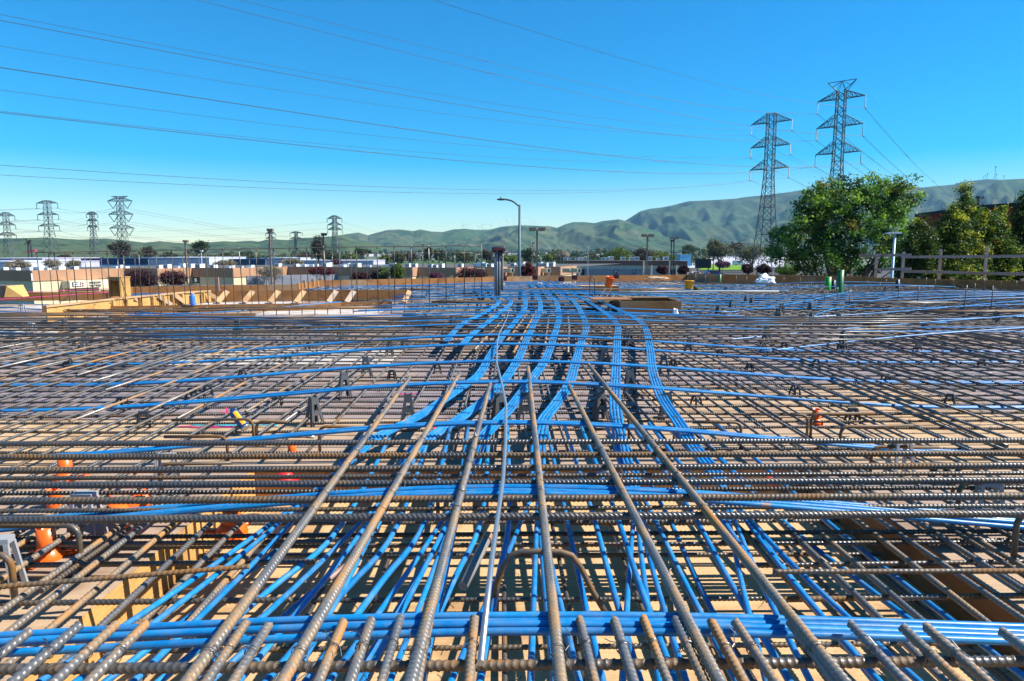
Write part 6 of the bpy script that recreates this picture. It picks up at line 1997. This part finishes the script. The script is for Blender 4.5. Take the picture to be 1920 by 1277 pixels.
bush(505, 500, 26, 516, 112, PALE, 'pale pink blossom shrub before the brown building corner', 108, 110, 'blossom_bush')
bush(1242, 497, 11, 513, 105, PU, 'purple bush at the right part of the grey building', 109, 120)
bush(1281, 497, 11, 513, 105, PU, 'purple bush by the pale corner of the grey building', 110, 120)
bush(1401, 494, 11, 511, 90, PU, 'round purple bush left of the other one near the big tree', 111, 130)
bush(1432, 494, 14, 512, 88, PU, 'round purple bush touching the big tree', 112, 150)
bush(1355, 489, 14, 500, 290, PK, 'small pinkish tree on the lawn', 113, 100)
bush(630, 486, 10, 494, 260, PK, 'lilac pink tree at the foot of the middle pylon', 114, 80)
bush(745, 493, 13, 523, 90, LG, 'tall yellow green grassy bush behind the curtain', 115, 200, 'green_bush')
bush(720, 498, 13, 523, 91, [((.10, .14, .07), 3), ((.14, .17, .06), 2)], 'grey green grassy bush left of the yellow green one', 116, 140, 'green_bush')
bush(1475, 500, 22, 514, 75, LG, 'light green low bush under the big tree', 117, 170, 'green_bush')
# far-off belt of trees and town that read as one mass
rg = np.random.default_rng(77)
bb = []
for k in range(150):
    px = rg.uniform(230, 1320); dd = rg.uniform(430, 900)
    if px < 560 and rg.random() < .4: continue
    c = Yp(px, 486, dd); h = rg.uniform(3, 8)
    bb.append(((c.x, c.y, GZ + h * .6), (rg.uniform(5, 14), 8, h)))
me, _ = crown_mesh(bb, 1500, 22, 1.9, 1.5, [((.022, .045, .02), 5), ((.05, .065, .025), 3), ((.08, .08, .04), 1)], 5, .3, 'far_trees')
o = bpy.data.objects.new('far_treeline', me); COL.objects.link(o); tag(o, 'belt of far trees below the hills', 'treeline', kind='stuff')
bb = []
for k in range(420):
    px = rg.uniform(560, 1480); dd = rg.uniform(1500, 2700)
    c = Yp(px, 470, dd); bb.append(((c.x, c.y, GZ + 5), (rg.uniform(8, 22), 10, rg.uniform(5, 11))))
me, _ = crown_mesh(bb, 2200, 14, 5.5, 4.5, [((.018, .04, .02), 5), ((.04, .055, .025), 2)], 6, .3, 'foothill_trees')
o = bpy.data.objects.new('foothill_trees', me); COL.objects.link(o); tag(o, 'specks of trees over the foothills', 'treeline', kind='stuff')
b = MB()
for k in range(420):
    px = rg.uniform(640, 1480); dd = rg.uniform(1400, 2500)
    c = Yp(px, 470, dd); s = rg.uniform(7, 15); h = rg.uniform(4, 7)
    rz = rg.uniform(0, 3)
    b.box((c.x, c.y, GZ + h / 2), (s, s * .7, h), rz)
    b.box((c.x, c.y, GZ + h + .7), (s * .8, s * .5, 1.4), rz)
b.build('far_town', wall_mat('town_walls', (.50, .46, .44)), kind='stuff', label='pale specks of the far town at the foot of the hills', cat='town')

# ================================================================ HAZE
hz = MB(); hz.box((0, 4200, 396), (19000, 9400, 808))
m = bpy.data.materials.new('haze_air'); m.use_nodes = True
ntm = m.node_tree; ntm.nodes.remove(ntm.nodes['Principled BSDF'])
pv = ntm.nodes.new('ShaderNodeVolumePrincipled')
pv.inputs['Density'].default_value = 0.00006
pv.inputs['Color'].default_value = (.32, .66, 1.0, 1)
pv.inputs['Anisotropy'].default_value = 0.0
ntm.links.new(pv.outputs[0], ntm.nodes['Material Output'].inputs['Volume'])
hz.build('haze', m, kind='stuff', label='thin pale air between the deck and the hills', cat='haze')
bpy.context.view_layer.update()
